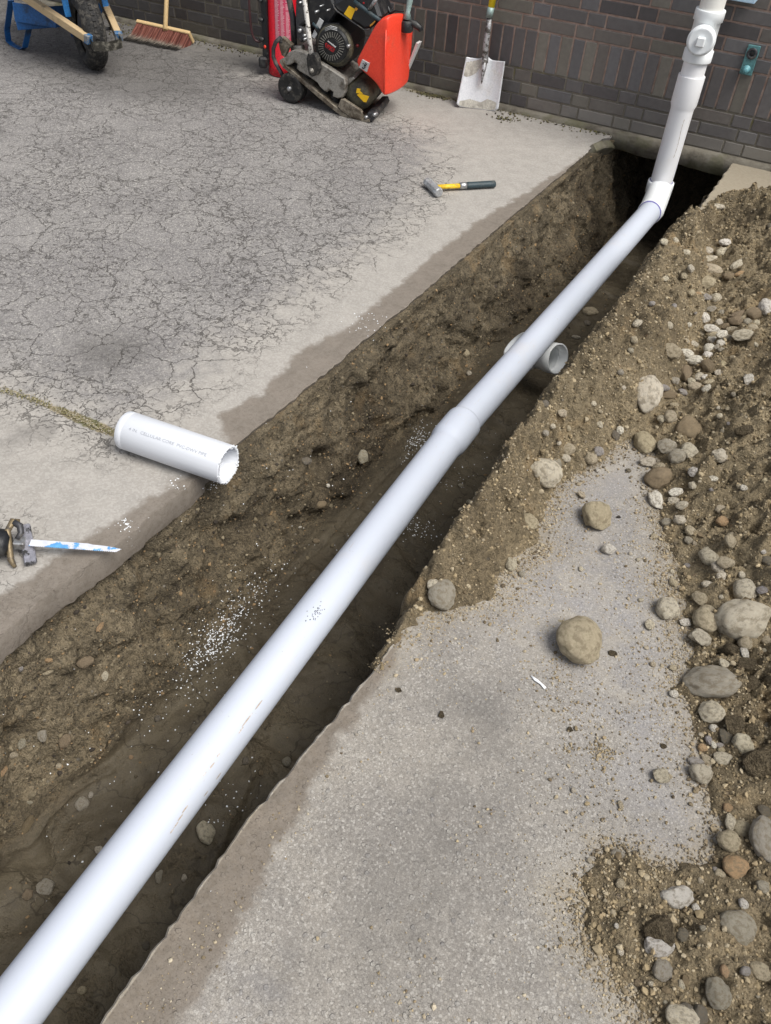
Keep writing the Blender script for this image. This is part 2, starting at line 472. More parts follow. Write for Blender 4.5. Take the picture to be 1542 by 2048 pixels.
def pvc(name, col, stain=.35, rough=.46):
    m = NT(name); n = m.noise(6, 5, .65); n2 = m.noise(70, 4, .7); n3 = m.noise(2.5, 3)
    v = m.n.new("ShaderNodeMapping"); m.lk(m.tc, v.inputs[0]); v.inputs['Scale'].default_value = (60, 6, 60)
    sc = m.noise(3, 3, .6, vec=v.outputs[0])
    c = m.mix(m.math('MULTIPLY', m.rng(n, .52, .75), stain * .5), col, (.62, .54, .44))
    c = m.mix(m.math('MULTIPLY', m.math('MULTIPLY', m.rng(n2, .66, .72), m.rng(n, .5, .56)), stain * 1.4), c, (.22, .18, .13))
    c = m.mix(m.math('MULTIPLY', m.math('MULTIPLY', m.rng(sc, .66, .72), m.rng(n3, .5, .6)), stain), c, (.50, .40, .31))
    return m.out(c, m.rng(n2, .3, .7, rough, rough + .14), m.bump(n3, .001, .3), spec=.45)
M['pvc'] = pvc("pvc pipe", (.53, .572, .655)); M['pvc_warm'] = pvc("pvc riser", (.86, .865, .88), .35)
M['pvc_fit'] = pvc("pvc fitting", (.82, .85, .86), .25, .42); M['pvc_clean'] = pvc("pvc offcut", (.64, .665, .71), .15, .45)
def plain(name, col, rough=.5, metal=0.0, spec=.5, nb=.0004, ns=150):
    m = NT(name); n = m.noise(ns, 3); return m.out(m.mix(.18, col, m.ramp(n, [(.3, (.1, .1, .1)), (.7, (.9, .9, .9))]), 'OVERLAY'), rough, m.bump(n, nb), metal, spec)
M['purple'] = plain("primer purple", (.13, .11, .42)); M['ink'] = plain("pipe print", (.36, .38, .42)); M['rust_ink'] = worn("rust smear", (.62, .36, .14), (.72, .62, .48), amt=(.5, .6), sc=60)
M['brownmark'] = worn("mud scuff", (.42, .35, .29), (.60, .58, .58), sc=90)
M['flake'] = plain("pvc shaving", (.82, .84, .86), .5)
M['red'] = worn("red enamel", (.50, .008, .018), (.30, .006, .012), .32, sc=9, amt=(.5, .75), bump=.0002)
M['labelpink'] = plain("label pink", (.52, .06, .12), .4); M['labelpale'] = plain("label pale", (.72, .42, .46), .45)
M['tankred'] = worn("translucent red tank", (.78, .055, .025), (.50, .10, .06), .42, sc=9, amt=(.55, .85), bump=.0004)
M['black'] = worn("black plastic", (.012, .013, .015), (.035, .035, .033), .4, sc=18); M['rubber'] = worn("rubber", (.014, .0135, .013), (.065, .06, .052), .8, sc=30)
M['castgrey'] = worn("cast grey", (.30, .285, .255), (.115, .10, .08), .45, .35, sc=16, amt=(.48, .66), bump=.001)
M['castbrown'] = worn("muddy plate", (.23, .20, .155), (.085, .065, .045), .6, .2, sc=18, amt=(.42, .62), bump=.0015)
M['engine'] = worn("engine black", (.016, .017, .018), (.075, .07, .05), .4, .2, sc=9, amt=(.55, .75)); M['olive'] = worn("dusty housing", (.12, .11, .07), (.035, .033, .028), .5, .2, sc=8, amt=(.42, .66), bump=.001)
M['yellow'] = plain("yellow sticker", (.85, .50, .01), .4); M['orange'] = plain("orange sticker", (.75, .33, .03), .4)
M['steel'] = worn("steel", (.42, .43, .44), (.22, .21, .20), .38, .8, sc=20); M['silver'] = plain("silver sticker", (.42, .42, .42), .45)
M['white'] = worn("white flaked paint", (.68, .66, .62), (.10, .09, .08), .5, sc=45, amt=(.54, .6)); M['darksteel'] = worn("dark steel", (.06, .06, .065), (.14, .13, .115), .5, .5, sc=22)
M['fin'] = plain("fan slots", (.17, .165, .145), .5); M['gxred'] = plain("badge red", (.42, .01, .015), .4); M['palelabel'] = plain("pale label", (.55, .56, .56), .5)
M['wood'] = None
def wood(name, a, b, dirt):
    m = NT(name); v = m.n.new("ShaderNodeMapping"); m.lk(m.tc, v.inputs[0]); v.inputs['Scale'].default_value = (4, 30, 30)
    n = m.noise(3, 4, .6, vec=v.outputs[0], dist=.6); d = m.noise(14, 5, .65)
    c = m.mix(n, a, b); c = m.mix(m.math('MULTIPLY', m.rng(d, .55, .75), dirt), c, (.16, .13, .09))
    return m.out(c, .65, m.bump(n, .0006), spec=.3)
M['wood'] = wood("barrow timber", (.56, .43, .26), (.40, .29, .16), .8); M['woodpale'] = wood("broom timber", (.70, .52, .28), (.56, .39, .19), .25)
M['blue'] = worn("blue paint", (.010, .085, .26), (.02, .04, .075), .42, sc=12, amt=(.52, .72)); M['blue2'] = worn("light blue paint", (.02, .19, .50), (.25, .27, .28), .45, sc=14, amt=(.58, .72))
M['bladesteel'] = worn("shovel steel", (.70, .715, .74), (.64, .635, .62), .42, .1, sc=5, amt=(.45, .6), bump=.0006)
M['crust'] = worn("dried mortar crust", (.50, .48, .42), (.34, .32, .28), .9, sc=30, bump=.002)
M['dirtysteel'] = worn("muddy steel", (.45, .45, .46), (.10, .09, .08), .55, .4, sc=40, amt=(.46, .56), bump=.0008)
M['yelp'] = plain("yellow handle", (.86, .66, .01), .4); M['aqua'] = worn("galvanised collar", (.30, .40, .38), (.22, .26, .24), .5, .3)
M['yelm'] = worn("worn yellow grip", (.72, .47, .02), (.45, .33, .1), .5, sc=50, amt=(.55, .7)); M['grip'] = worn("blue black grip", (.025, .045, .055), (.06, .07, .07), .55, sc=30)
M['hsteel'] = worn("hammer steel", (.40, .41, .42), (.20, .19, .17), .45, .4, sc=60, amt=(.52, .7)); M['teal'] = worn("verdigris paint", (.09, .22, .23), (.05, .10, .10), .5, sc=25, amt=(.5, .7))
M['cyan'] = plain("pale teal", (.14, .36, .40), .5); M['hole'] = plain("dark hole", (.008, .008, .008), .9)
M['bladew'] = worn("saw blade", (.70, .72, .78), (.12, .36, .68), .4, .2, sc=17, amt=(.50, .54), bump=.0001, fine=60)
def bristle_mat():
    m = NT("bristles"); z = m.attr('tip'); n = m.attr('rnd')
    c = m.mix(n, (.075, .022, .018), (.25, .095, .07)); c = m.mix(m.rng(z, .35, .7), c, m.mix(n, (.13, .11, .085), (.34, .30, .25)))
    c = m.mix(m.rng(z, .58, .85), c, (.02, .018, .016)); return m.out(c, .7, spec=.2)
M['bristle'] = bristle_mat()
def stone_mat():
    m = NT("river stone"); oi = m.n.new("ShaderNodeObjectInfo"); c0 = oi.outputs['Color']
    n = m.noise(7, 5, .6); n2 = m.noise(60, 4, .65); n3 = m.noise(260, 2)
    gm = m.n.new("ShaderNodeNewGeometry")
    c0 = m.mix(1.0, c0, (1.22, 1.20, 1.16), 'MULTIPLY')
    c = m.mix(.4, c0, m.ramp(n, [(.3, (.36, .35, .34)), (.7, (.72, .71, .68))]), 'OVERLAY')
    c = m.mix(m.math('MULTIPLY', m.rng(n2, .60, .72), .5), c, (.12, .10, .075))
    c = m.mix(m.math('MULTIPLY', m.rng(n3, .62, .75), .35), c, (.62, .59, .52))
    c = m.mix(m.math('MULTIPLY', m.rng(m.noise(2.4, 5, .7), .47, .62), .62), c, (.27, .215, .14))
    return m.out(c, .86, m.bump(m.math('ADD', n2, m.math('MULTIPLY', n3, .3)), .006), spec=.3)
M['stone'] = stone_mat()
def grit_mat(name='grit'):
    m = NT(name); c = m.attr('gcol', 'Color'); return m.out(c, .9, spec=.2)
M['grit'] = grit_mat()
M['clod'] = worn("soil clod", (.235, .188, .120), (.115, .090, .056), .95, sc=4, amt=(.42, .6), bump=.05, spec=.2, fine=9)
M['moss'] = worn("moss", (.10, .10, .025), (.21, .18, .08), .95, sc=60, amt=(.45, .6), bump=.002)

# ------------------------------------------------------------------ layout of the cut
LE = np.array([(-7., .17), (-4.6, .255), (-4.194, .272)] + [tuple(Zp(p)[[1, 0]]) for p in
     ((81, 1200), (243, 1080), (371, 976), (479, 885), (830, 595), (1000, 450), (1180, 300))] + [(-.10, .53), (.3, .55)])
RE = np.array([(-7., .92)] + [tuple(Zp(p)[[1, 0]]) for p in ((205, 2048), (500, 1640), (760, 1330))] + [(-2.6, 1.105), (-1.2, 1.155), (-.231, 1.19), (.3, 1.20)])
def xl(y): return np.interp(y, LE[:, 0], LE[:, 1])
def xr(y): return np.interp(y, RE[:, 0], RE[:, 1])

def build_trench():
    ys = np.arange(-6.6, .62, .009); nv = 232
    DEP = .53
    t = np.linspace(0, 1, nv)
    Yg, T = np.meshgrid(ys, t, indexing='ij')
    XL = xl(Yg); XR = xr(Yg)
    bell = .10 + .05 * vnoise(Yg * 1.3, Yg * 0, 5) + .03 * vnoise(Yg * 4.1, Yg * 0, 6)
    # profile control points (x offset, z) : left lip -> wall -> floor -> right wall
    s = T
    DEP = DEP + .14 * sstep(-.9, -.2, Yg)
    wl = np.clip(s / .40, 0, 1); fl = np.clip((s - .40) / .36, 0, 1); wr = np.clip((s - .76) / .24, 0, 1)
    near = sstep(-3.35, -3.6, Yg)
    x = XL + .018 - .032 * near + bell * wl ** 1.5 + (XR - .03 - XL - bell) * fl
    z = -.003 - .060 * near - (DEP - .003 - .060 * near) * wl ** .95 + (DEP - .02) * wr
    x = x + .03 * wr + .05 * np.sqrt(wr) * (Yg < -3.7)
    tuck = (s < 1.5 / nv); x = np.where(tuck, XL - .03, x); z = np.where(tuck, z - .012, z)
    # rounding of the wall foot and floor relief
    foot = .5 * np.exp(-((s - .40) / .02) ** 2)
    z += .035 * foot; x += -.0 * foot
    foot2 = np.exp(-((s - .76) / .03) ** 2); z += .03 * foot2
    arc = np.where(s < .4, s / .4 * .52, np.where(s < .76, .52 + fl * .62, 1.14 + wr * .5))
    # rough displacement
    big = fbm(Yg, arc, 3.2, 3, 21) ; med = fbm(Yg, arc, 11, 3, 33); fine = fbm(Yg, arc, 42, 3, 55)
    scr = fbm(Yg * 1.0 + arc * .35, arc * .10, 24, 4, 44)
    rid = 1 - 2 * np.abs(fbm(Yg, arc, 7, 3, 77))
    wallm = sstep(.0, .05, s) * (1 - sstep(.37, .44, s)); floorm = sstep(.38, .45, s) * (1 - sstep(.72, .78, s)); rw = sstep(.74, .8, s)
    lip = sstep(.004, .05, s)
    d = lip * (.068 * big + .046 * med * (med > 0) + .020 * med + .012 * fine + .026 * scr) + .010 * (rid - .6) * lip
    # cavities seen in the left bank
    for (px, r, dd) in (((620, 915), .05, .07), ((745, 885), .045, .08), ((90, 1500), .06, .05), ((470, 1050), .05, .04), ((1090, 480), .05, .04), ((1010, 640), .06, .04), ((300, 1060), .05, .05)):
        p = CAM + ray(px) * ((.37 - CAM[0]) / ray(px)[0])
        q = ((Yg - p[1]) ** 2 + (z - p[2]) ** 2) / r ** 2
        d = d - dd * np.exp(-q * 1.5) * (s < .42)
    x = x + wallm * d - rw * d * .8 * np.where(Yg < -3.7, .35, 1)
    tread = .5 - np.abs(((Yg + .35 * (x - .6)) * 1.35 + .25 * fbm(Yg, x, 2.5, 2, 9)) % 1 - .5)
    z = z + floorm * (.034 * big + .018 * med * (med > .08) + .008 * med + .004 * fine + .016 * sstep(.02, .06, tread) + .02 * sstep(.1, -.1, (x - .80)))
    P2 = np.c_[x.ravel(), Yg.ravel()]
    for pts, hgt in (([(-40, 1740), (0, 1716), (60, 1690), (110, 1630), (150, 1592), (225, 1552)], .022), ([(235, 1490), (255, 1455), (290, 1405), (330, 1372)], .020), ([(560, 1180), (660, 1080), (720, 1010), (800, 930)], .018), ([(700, 960), (770, 905)], .018), ([(455, 1700), (475, 1650), (520, 1560)], .018)):
        ln = pxpoly(pts, -.53); dl = line_dist(P2, ln).reshape(x.shape)
        side = np.interp(Yg, ln[::(1 if ln[0][1] < ln[-1][1] else -1), 1], ln[::(1 if ln[0][1] < ln[-1][1] else -1), 0]) - x
        z = z + floorm * hgt * (sstep(-.006, .012, side) * np.exp(-(dl / .09) ** 2) - .8 * np.exp(-(dl / .007) ** 2))
    z = z + (wallm + rw) * .3 * d * .4
    # right face flares under the berm
    V = np.stack([x, Yg, z], -1).reshape(-1, 3)
    nu = len(ys)
    F = grid_faces(nu, nv)
    # end caps as fans towards a slab behind
    wet = np.clip(.18 + 1.7 * fbm(Yg, arc, 2.4, 3, 91) + .85 * floorm + .5 * foot - .35 * np.exp(-((s - .08) / .06) ** 2), 0, 1).ravel()
    me = mesh_np("trench", V, F, True, {'wet': wet, 'flr': floorm.ravel()})
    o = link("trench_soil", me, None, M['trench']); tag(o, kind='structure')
    # end faces (under the building, and far behind the camera)
    for row, yy in ((nu - 1, .62), (0, -6.6)):
        ring = V[row * nv:(row + 1) * nv]
        n2 = 40; tt = np.linspace(0, 1, n2)
        G = np.stack([ring * (1 - k) + np.c_[ring[:, 0], ring[:, 1], np.full(nv, -.02)] * k for k in tt], 0).reshape(-1, 3)
        G[:, 1] += (.05 * fbm(G[:, 0], G[:, 2], 6, 4, 12)) * (1 if row else -1)
        link("trench_soil", mesh_np("trench end", G, grid_faces(n2, nv), True, {'wet': np.full(len(G), .6)}), None, M['trench'])
        tag(bpy.data.objects[-1] if False else COL.objects[-1], kind='structure')
    return V, F
TV, TF = build_trench()

# ------------------------------------------------------------------ slabs
MUDL = [(0, 1190), (90, 1130), (200, 1060), (310, 990), (385, 945), (460, 880), (432, 832), (520, 790), (600, 700), (625, 688), (690, 660), (760, 600), (880, 500), (960, 440), (1060, 380), (1170, 310), (1215, 285)]
MUDR = [(330, 2090), (390, 2000), (430, 1940), (480, 1850), (560, 1700), (600, 1640), (635, 1560), (700, 1460), (745, 1400), (765, 1350), (800, 1290), (840, 1240)]
CRAZE = [(-400, 700), (0, 770), (120, 810), (240, 868), (330, 800), (430, 740), (440, 700), (540, 640), (640, 560), (760, 480), (840, 400), (870, 330), (880, 280), (780, 240), (560, 170), (400, 110), (300, 60), (0, -60), (-600, 100)]
JOINT = [(-300, 690), (0, 777), (60, 795), (110, 815), (160, 838), (205, 858), (245, 872)]
BARE = [(1245, 893), (1190, 932), (1125, 958), (1085, 1000), (1078, 1050), (1092, 1095), (1040, 1125), (1000, 1160), (990, 1190), (900, 1215), (850, 1228), (800, 1268),
        (700, 1360), (120, 2200), (1290, 2200), (1290, 2048), (1225, 1960), (1175, 1890), (1155, 1810), (1185, 1745), (1215, 1700), (1290, 1712), (1350, 1735), (1420, 1700),
        (1432, 1650), (1415, 1590), (1392, 1500), (1390, 1430), (1362, 1375), (1388, 1320), (1378, 1275), (1350, 1232), (1345, 1160), (1335, 1090), (1312, 1030), (1305, 985), (1310, 925), (1290, 880)]
FARB = [(1340, 470), (1388, 437), (1418, 405), (1455, 385), (1500, 383), (1560, 380), (1800, 400), (2000, 300), (1400, 250), (1200, 200), (1200, 470)]
def attr_of(V, side):
    P = V[:, :2]
    z = np.zeros(len(P)); A = dict(rough=z.copy(), mud=z - 1, dark=z.copy(), sand=z + 1, blue=z.copy(), moss=z.copy())
    def blob(px, r, ry=None):
        c = Zp(px)[:2]; return np.exp(-((P[:, 0] - c[0]) ** 2 / r ** 2 + (P[:, 1] - c[1]) ** 2 / (ry or r) ** 2))
    if side == 'L':
        ml = pxpoly(MUDL); poly = np.vstack([ml, [[.9, -.1], [.9, -4.2]]])
        ml2 = np.vstack([[ml[0] + (ml[0] - ml[2]) * 3], ml])
        poly = np.vstack([[[ml[0][0] - .2, -7]], ml, [[1.2, -.12], [1.2, -7]]])
        A['mud'] = sdist(P, poly)
        A['rough'] = np.clip(sdist(P, pxpoly(CRAZE)) / .55 + .40, 0, 1)
        j = pxpoly(JOINT); dj = line_dist(P, j)
        A['moss'] = np.clip((1.1 + 1.0 * fbm(P[:, 0], P[:, 1], 7, 2, 19)) - dj / .024, 0, 1)
        A['rough'] = np.maximum(A['rough'], np.where(P[:, 1] < -3.5, .16 + .25 * fbm(P[:, 0], P[:, 1], 3, 3, 3), 0))
        A['dark'] = .75 * blob((215, 705), .20, .20) + .5 * blob((30, 880), .07, .12) + .45 * blob((95, 860), .05) + .85 * blob((250, 150), .75, .40) + .35 * blob((600, 900), .0001)  # wide blob by the wheelbarrow: its shadow painted in, with some damp
        A['dark'] += .8 * sstep(-.7, -.05, P[:, 1]) * sstep(-1.0, -1.8, P[:, 0])  # shade near the wall painted into the far-left paving colour
        A['dark'] += .3 * sstep(-.9, -2.2, P[:, 0]) * sstep(-2.0, -.8, P[:, 1])  # fainter painted shade around the wheelbarrow corner
        dw = .16 + .1 * fbm(P[:, 0], P[:, 1], 3, 2, 4); A['moss'] = np.maximum(A['moss'], .62 * sstep(-.14, -.02, P[:, 1]) + .5 * blob((860, 190), .12, .06))
    else:
        mr = pxpoly(MUDR); poly = np.vstack([mr[::1], [[.6, mr[-1][1]], [.6, -7], [mr[0][0] - .1, -7]]])
        A['mud'] = np.minimum(sdist(P, poly), (P[:, 0] - xr(P[:, 1]) - .001) * 14)
        A['rough'] = np.clip(.25 + sdist(P, np.vstack([mr, [[3, mr[-1][1]], [3, -7], [mr[0][0], -7]]])) / .16, 0, 1) * .9
        A['dark'] = .42 * blob((900, 1660), .20, .40) + .25 * blob((760, 1880), .14, .2) + .4 * blob((950, 1420), .1, .1) + .4 * blob((560, 1960), .05, .08)
        A['rough'] = np.clip(.62 + .5 * A['rough'], 0, 1)
        A['rough'] = np.clip(A['rough'] - .25 * blob((800, 1330), .10, .10) - .2 * blob((720, 1620), .05, .2), 0, 1)
        A['blue'] = blob((1150, 1200), .28, .22) + blob((1200, 960), .2, .25) + .8 * blob((1350, 1480), .2, .25) + .7 * blob((1330, 1680), .1, .08) + .5 * blob((480, 2000), .1, .1)
        A['sand'] = sdist(P, pxpoly(BARE))
        A['moss'] = .95 * blob((1130, 1245), .028, .014)
        A['rough'] = np.where(P[:, 1] > -1, .0, A['rough'])
    return A
def slab(side):
    ys = np.concatenate([np.arange(-7, -5, .1), np.arange(-5, .001, .016)]); ys[-1] = 0.0
    if side == 'L': u = np.concatenate([np.linspace(-8, -4, 30)[:-1] - 0, np.zeros(0)]); n = 300
    else: u = np.zeros(0); n = 120
    nu = len(ys)
    rows = []
    for y in ys:
        if side == 'L':
            e = float(xl(y)) + .006 * float(fbm(np.array([y]), np.array([1.]), 9, 4, 3)[0]) + .004 * random.uniform(-1, 1)
            if y > -.42: e -= .02 * (1 + sin(y * 37)) * (y + .42) / .42
            xs = e - np.concatenate([np.linspace(9, 4.6, 12)[:-1], 4.6 * np.linspace(1, 0, n)[:-1], np.array([.010, .006, .003, 0])])
            zz = np.zeros(len(xs)); 
            bz = -.003; bot = -.078 if y < -3.55 else (-.03 - .048 * max(0, (-3.3 - y) / .25) if y < -3.3 else -.03)
            xs = np.append(xs, [e + .002, e + .002 - .012 * (bot > -.05)]); zz = np.append(zz, [bz, bot])
        else:
            e = float(xr(y)) + .004 * float(fbm(np.array([y]), np.array([5.]), 9, 4, 8)[0]) + .004 * random.uniform(-1, 1)
            xs = e + np.concatenate([np.array([0, .003, .006, .011]), 2.6 * np.linspace(0, 1, n)[1:], np.linspace(2.6, 9, 12)[1:]])
            zz = np.zeros(len(xs)); xs = np.append([e - .003, e - .005], xs); zz = np.append([-.078, -.005], zz)
        rows.append(np.c_[xs, np.full(len(xs), y), zz])
    V = np.vstack(rows); nv = len(rows[0])
    top = V[:, 2] > -.001
    V[top, 2] += .004 * fbm(V[top, 0], V[top, 1], 1.3, 3, 2) + .0016 * fbm(V[top, 0], V[top, 1], 30, 2, 5)
    if side == 'L':
        # settled joint
        dj = line_dist(V[:, :2], pxpoly(JOINT)); V[top, 2] -= .008 * np.exp(-(dj[top] / .012) ** 2)
        low = V[:, 2] < -.05; V[low, 0] += .010 * fbm(V[low, 1], V[low, 1] * 0, 7, 3, 8)
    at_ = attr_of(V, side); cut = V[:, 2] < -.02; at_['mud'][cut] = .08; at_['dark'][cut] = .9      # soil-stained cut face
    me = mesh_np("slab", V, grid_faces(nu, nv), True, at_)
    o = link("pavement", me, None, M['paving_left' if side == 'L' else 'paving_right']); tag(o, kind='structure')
    me.set_sharp_from_angle(angle=radians(38))
    return V, grid_faces(nu, nv)
SLV, SLF = slab('L'); SRV, SRF = slab('R')
# ground sheet far beyond the paving (out to the horizon)
gm = MB()
for (a, b, c, d) in ((-60, -9.0, -60, .3), (10.0, 60, -60, .3), (-9.0, 10.0, -60, -6.9)):
    gm.add([(a, c, -.012), (b, c, -.012), (b, d, -.012), (a, d, -.012)], [(0, 1, 2, 3)])
go = gm.build("ground", plain("far asphalt", (.22, .215, .205), .9)); tag(go, kind='structure')

# ------------------------------------------------------------------ spoil heap
def spoil():
    st = .0058
    xs = np.arange(.98, 3.35, st); ys = np.arange(-5.6, -.06, st)
    Y, X = np.meshgrid(ys, xs, indexing='ij'); P = np.c_[X.ravel(), Y.ravel()]
    bare = pxpoly(BARE); far = pxpoly(FARB)
    wob = .034 * fbm(P[:, 0], P[:, 1], 8, 4, 41) + .024 * fbm(P[:, 0], P[:, 1], 36, 3, 42)
    d1 = -sdist(P, bare) + wob; d2 = -sdist(P, far) + wob
    hol = pxpoly([(1290, 890), (1300, 850), (1370, 760), (1395, 690), (1425, 600), (1415, 520), (1430, 450), (1440, 410)])
    dh = line_dist(P, hol); hx = np.interp(P[:, 1], hol[::1, 1], hol[:, 0])
    d = np.minimum(d1, d2); dv = np.minimum(d, np.where(P[:, 1] > hol[0, 1] - .1, dh + .02, 9))
    edge = P[:, 0] - xr(P[:, 1])
    right = (P[:, 0] > hx) | (P[:, 1] < hol[0, 1])
    berm_side = (P[:, 1] > pxpoly([(870, 1225)])[0][1]) & ~((P[:, 0] > hx))
    inner = (P[:, 0] - xr(P[:, 1])) < .33
    isb = inner & berm_side
    # berm: rises from the bare slab, falls into the trench
    hb = np.minimum(.006 + .30 * np.clip(dv, 0, .03) + 1.5 * np.maximum(dv - .03, 0), .205 + .25 * fbm(P[:, 0], P[:, 1], 2.2, 2, 4) * .3)
    hb = np.minimum(hb, .085 + 1.9 * (edge + .03))
    # heap
    dd = np.maximum(dv, 0)
    hh = np.where(dd < .25, .007 + .25 * dd + .5 * dd ** 2, .007 + .0625 + .031 + .47 * (dd - .25))
    low = sstep(-3.3, -3.75, P[:, 1])     # flatter, scattered soil in the near corner
    hh = hh * (1 - .45 * low)
    hh = np.minimum(hh, .62 + .2 * fbm(P[:, 0], P[:, 1], 1.5, 2, 8))
    h = np.where(isb, hb, hh)
    on = sstep(-.02, .012, d)
    n_big = fbm(P[:, 0], P[:, 1], 4.5, 3, 61); n_m = fbm(P[:, 0], P[:, 1], 19, 3, 62); n_f = fbm(P[:, 0], P[:, 1], 62, 2, 63)
    bil = np.abs(fbm(P[:, 0], P[:, 1], 28, 3, 64))
    th = np.clip(h / .045, 0, 1)
    n_x = fbm(P[:, 0], P[:, 1], 85, 2, 66)
    h = h + th * (.052 * n_big + .048 * n_m + .030 * np.maximum(n_m, 0) + (.030 * n_f + .020 * n_x - .034 * bil) * np.clip(.75 + 1.6 * fbm(P[:, 0], P[:, 1], 5.5, 2, 67), .55, 1.5) + .012) * np.where(isb, .75, 1.0)
    h = h * on - .022 * (1 - on)
    # hang over the cut edge
    over = edge < 0
    wedge = .035 * fbm(P[:, 0] * 0, P[:, 1], 3.2, 3, 17)
    over = edge < wedge - .01
    h = np.where(over, h + (edge - wedge + .01) * 2.2, h)
    h = np.where(P[:, 1] < RE[3][0] - .0, np.where(edge < .02, -.03, h), h)
    Z = h.reshape(X.shape)
    V = np.stack([X + .006 * vnoise(X * 90, Y * 90, 3), Y + .006 * vnoise(X * 90, Y * 90, 4), Z], -1).reshape(-1, 3)
    F = grid_faces(len(ys), len(xs))
    zf = V[F][:, :, 2].max(1); keep = zf > -.0185
    ef = (P[:, 0] - xr(P[:, 1]))[F].max(1); keep &= ef > -.062
    F = F[keep]
    used = np.unique(F); mp = np.full(len(V), -1); mp[used] = np.arange(len(used))
    V = V[used]; F = mp[F]
    wet = np.clip(.25 + 1.4 * fbm(V[:, 0], V[:, 1], 2.6, 3, 71) + .35 * sstep(-3.0, -3.7, V[:, 1]), 0, 1)
    o = link("spoil_heap", mesh_np("spoil", V, F, True, {'wet': wet}), None, M['spoil']); tag(o, kind='structure')
    return V, F
SPV, SPF = spoil()

# surfaces that things rest on
def bvh(*vf):
    Vs = []; Fs = []; b = 0
    for V, F in vf: Vs.append(V); Fs.append(F + b); b += len(V)
    return BVHTree.FromPolygons(np.vstack(Vs).tolist(), np.vstack(Fs).tolist())
GB = bvh((TV, TF), (SLV, SLF), (SRV, SRF), (SPV, SPF))
def hit(px):
    r = GB.ray_cast(Vector(CAM), Vector(ray(px)))
    return (r[0], r[1]) if r[0] is not None else (Vector(Zp(px)), Vector((0, 0, 1)))

# ------------------------------------------------------------------ brick wall
def wall():
    p = .0677; ch = .06635; z0 = .025; mort = .0095
    V = []; F = []; C = []; D = []
    pal = [((.060, .056, .055), 3), ((.068, .061, .055), 3), ((.080, .074, .063), 1.6), ((.044, .040, .040), 1.6), ((.062, .060, .061), 2)]
    def brick(x0, x1, za, zb):
        if x1 < -8 or x0 > 4.2: return
        c = np.array(random.choices([q[0] for q in pal], [q[1] for q in pal])[0]) * random.uniform(.88, 1.12) * 2.0
        xm = (x0 + x1) / 2
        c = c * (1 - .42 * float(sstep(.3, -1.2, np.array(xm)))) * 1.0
        a, b, lo, hi = x0 + mort / 2, x1 - mort / 2, za + mort / 2, zb - mort / 2
        k = .0025; yo = random.uniform(-.0008, .0008); i = len(V)
        V.extend([(a + k, yo, lo + k), (b - k, yo, lo + k), (b - k, yo, hi - k), (a + k, yo, hi - k),
                  (a, yo + .003, lo), (b, yo + .003, lo), (b, yo + .003, hi), (a, yo + .003, hi),
                  (a, yo + .02, lo), (b, yo + .02, lo), (b, yo + .02, hi), (a, yo + .02, hi)])
        F.append((i, i + 1, i + 2, i + 3))
        for r in (0, 4):
            for q in range(4): F.append((i + r + 4 + q, i + r + 4 + (q + 1) % 4, i + r + (q + 1) % 4, i + r + q))
        zc = (za + zb) / 2
        dz = float(np.clip(1.15 - zc / .21, 0, 1) * sstep(-.5, .45, np.array(xm)))
        for q in range(12): C.append(c); D.append(dz)
    for row in range(0, 3):                      # three courses below the soldiers, rows counted upward
        off = [0, .75, 0][row]                   # lowest course carries joints on 0 mod 4.5
        for k in range(-27, 15):
            u = k * 4.5 + off
            brick(u * p, (u + 3) * p, z0 + row * ch, z0 + (row + 1) * ch); brick((u + 3) * p, (u + 4.5) * p, z0 + row * ch, z0 + (row + 1) * ch)
    for k in range(-120, 64): brick(k * p, (k + 1) * p, z0 + 3 * ch, z0 + 6 * ch)
    for row in range(6, 33):
        off = [0, .75][(row - 6) % 2]
        for k in range(-27, 15):
            u = k * 4.5 + off
            brick(u * p, (u + 3) * p, z0 + row * ch, z0 + (row + 1) * ch); brick((u + 3) * p, (u + 4.5) * p, z0 + row * ch, z0 + (row + 1) * ch)
    w = thing("brick_wall", "dark brick building wall with pink mortar and an upright soldier course", "wall", (0, 0, 0))
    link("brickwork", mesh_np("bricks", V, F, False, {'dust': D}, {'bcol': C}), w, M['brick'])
    xs = np.arange(-8, 4.2, .03); zs = np.concatenate([np.arange(.0, .75, .012), np.arange(.75, 2.25, .2)])
    X, Z = np.meshgrid(xs, zs, indexing='ij')
    Yy = .0055 + .0022 * fbm(X, Z, 35, 3, 5)
    Vm = np.stack([X, Yy, Z], -1).reshape(-1, 3)
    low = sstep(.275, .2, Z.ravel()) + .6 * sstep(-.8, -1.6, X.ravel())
    gr = .75 * np.exp(-((Z.ravel() - .20) / .055) ** 2) * (.6 + .8 * vnoise(X.ravel() * 2.2, X.ravel() * 0, 8))
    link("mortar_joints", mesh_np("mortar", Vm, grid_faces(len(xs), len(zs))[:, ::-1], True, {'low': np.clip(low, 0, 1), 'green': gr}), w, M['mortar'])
    b = MB(); b.box((-1.9, .72, 1.11), (1, 0, 0), (0, 1, 0), (0, 0, 1), 6.1, .70, 1.09); b.build("wall_core", M['footing'], w)
    # concrete footing strip below the bricks, broken edge above the hole
    fx = np.arange(-8, 4.2, .02); prof = [(.03, .0245), (-.018, .0235), (-.034, .013), (-.036, -.02), (-.03, -.075), (.16, -.075)]
    Vf = []
    for x in fx:
        e = .008 * float(fbm(np.array([x]), np.array([0.]), 6, 4, 4)[0])
        inh = 1 if .5 < x < 1.22 else 0
        for (yy, zz) in prof: Vf.append((x, yy - e * (zz < .02), zz + (e * 2 if (zz < -.06 and inh) else 0) + .4 * e * (zz > -.03) * (zz < .02)))
    link("footing", mesh_np("footing", Vf, grid_faces(len(fx), len(prof))[:, ::-1], True), w, M['footing'])
wall()

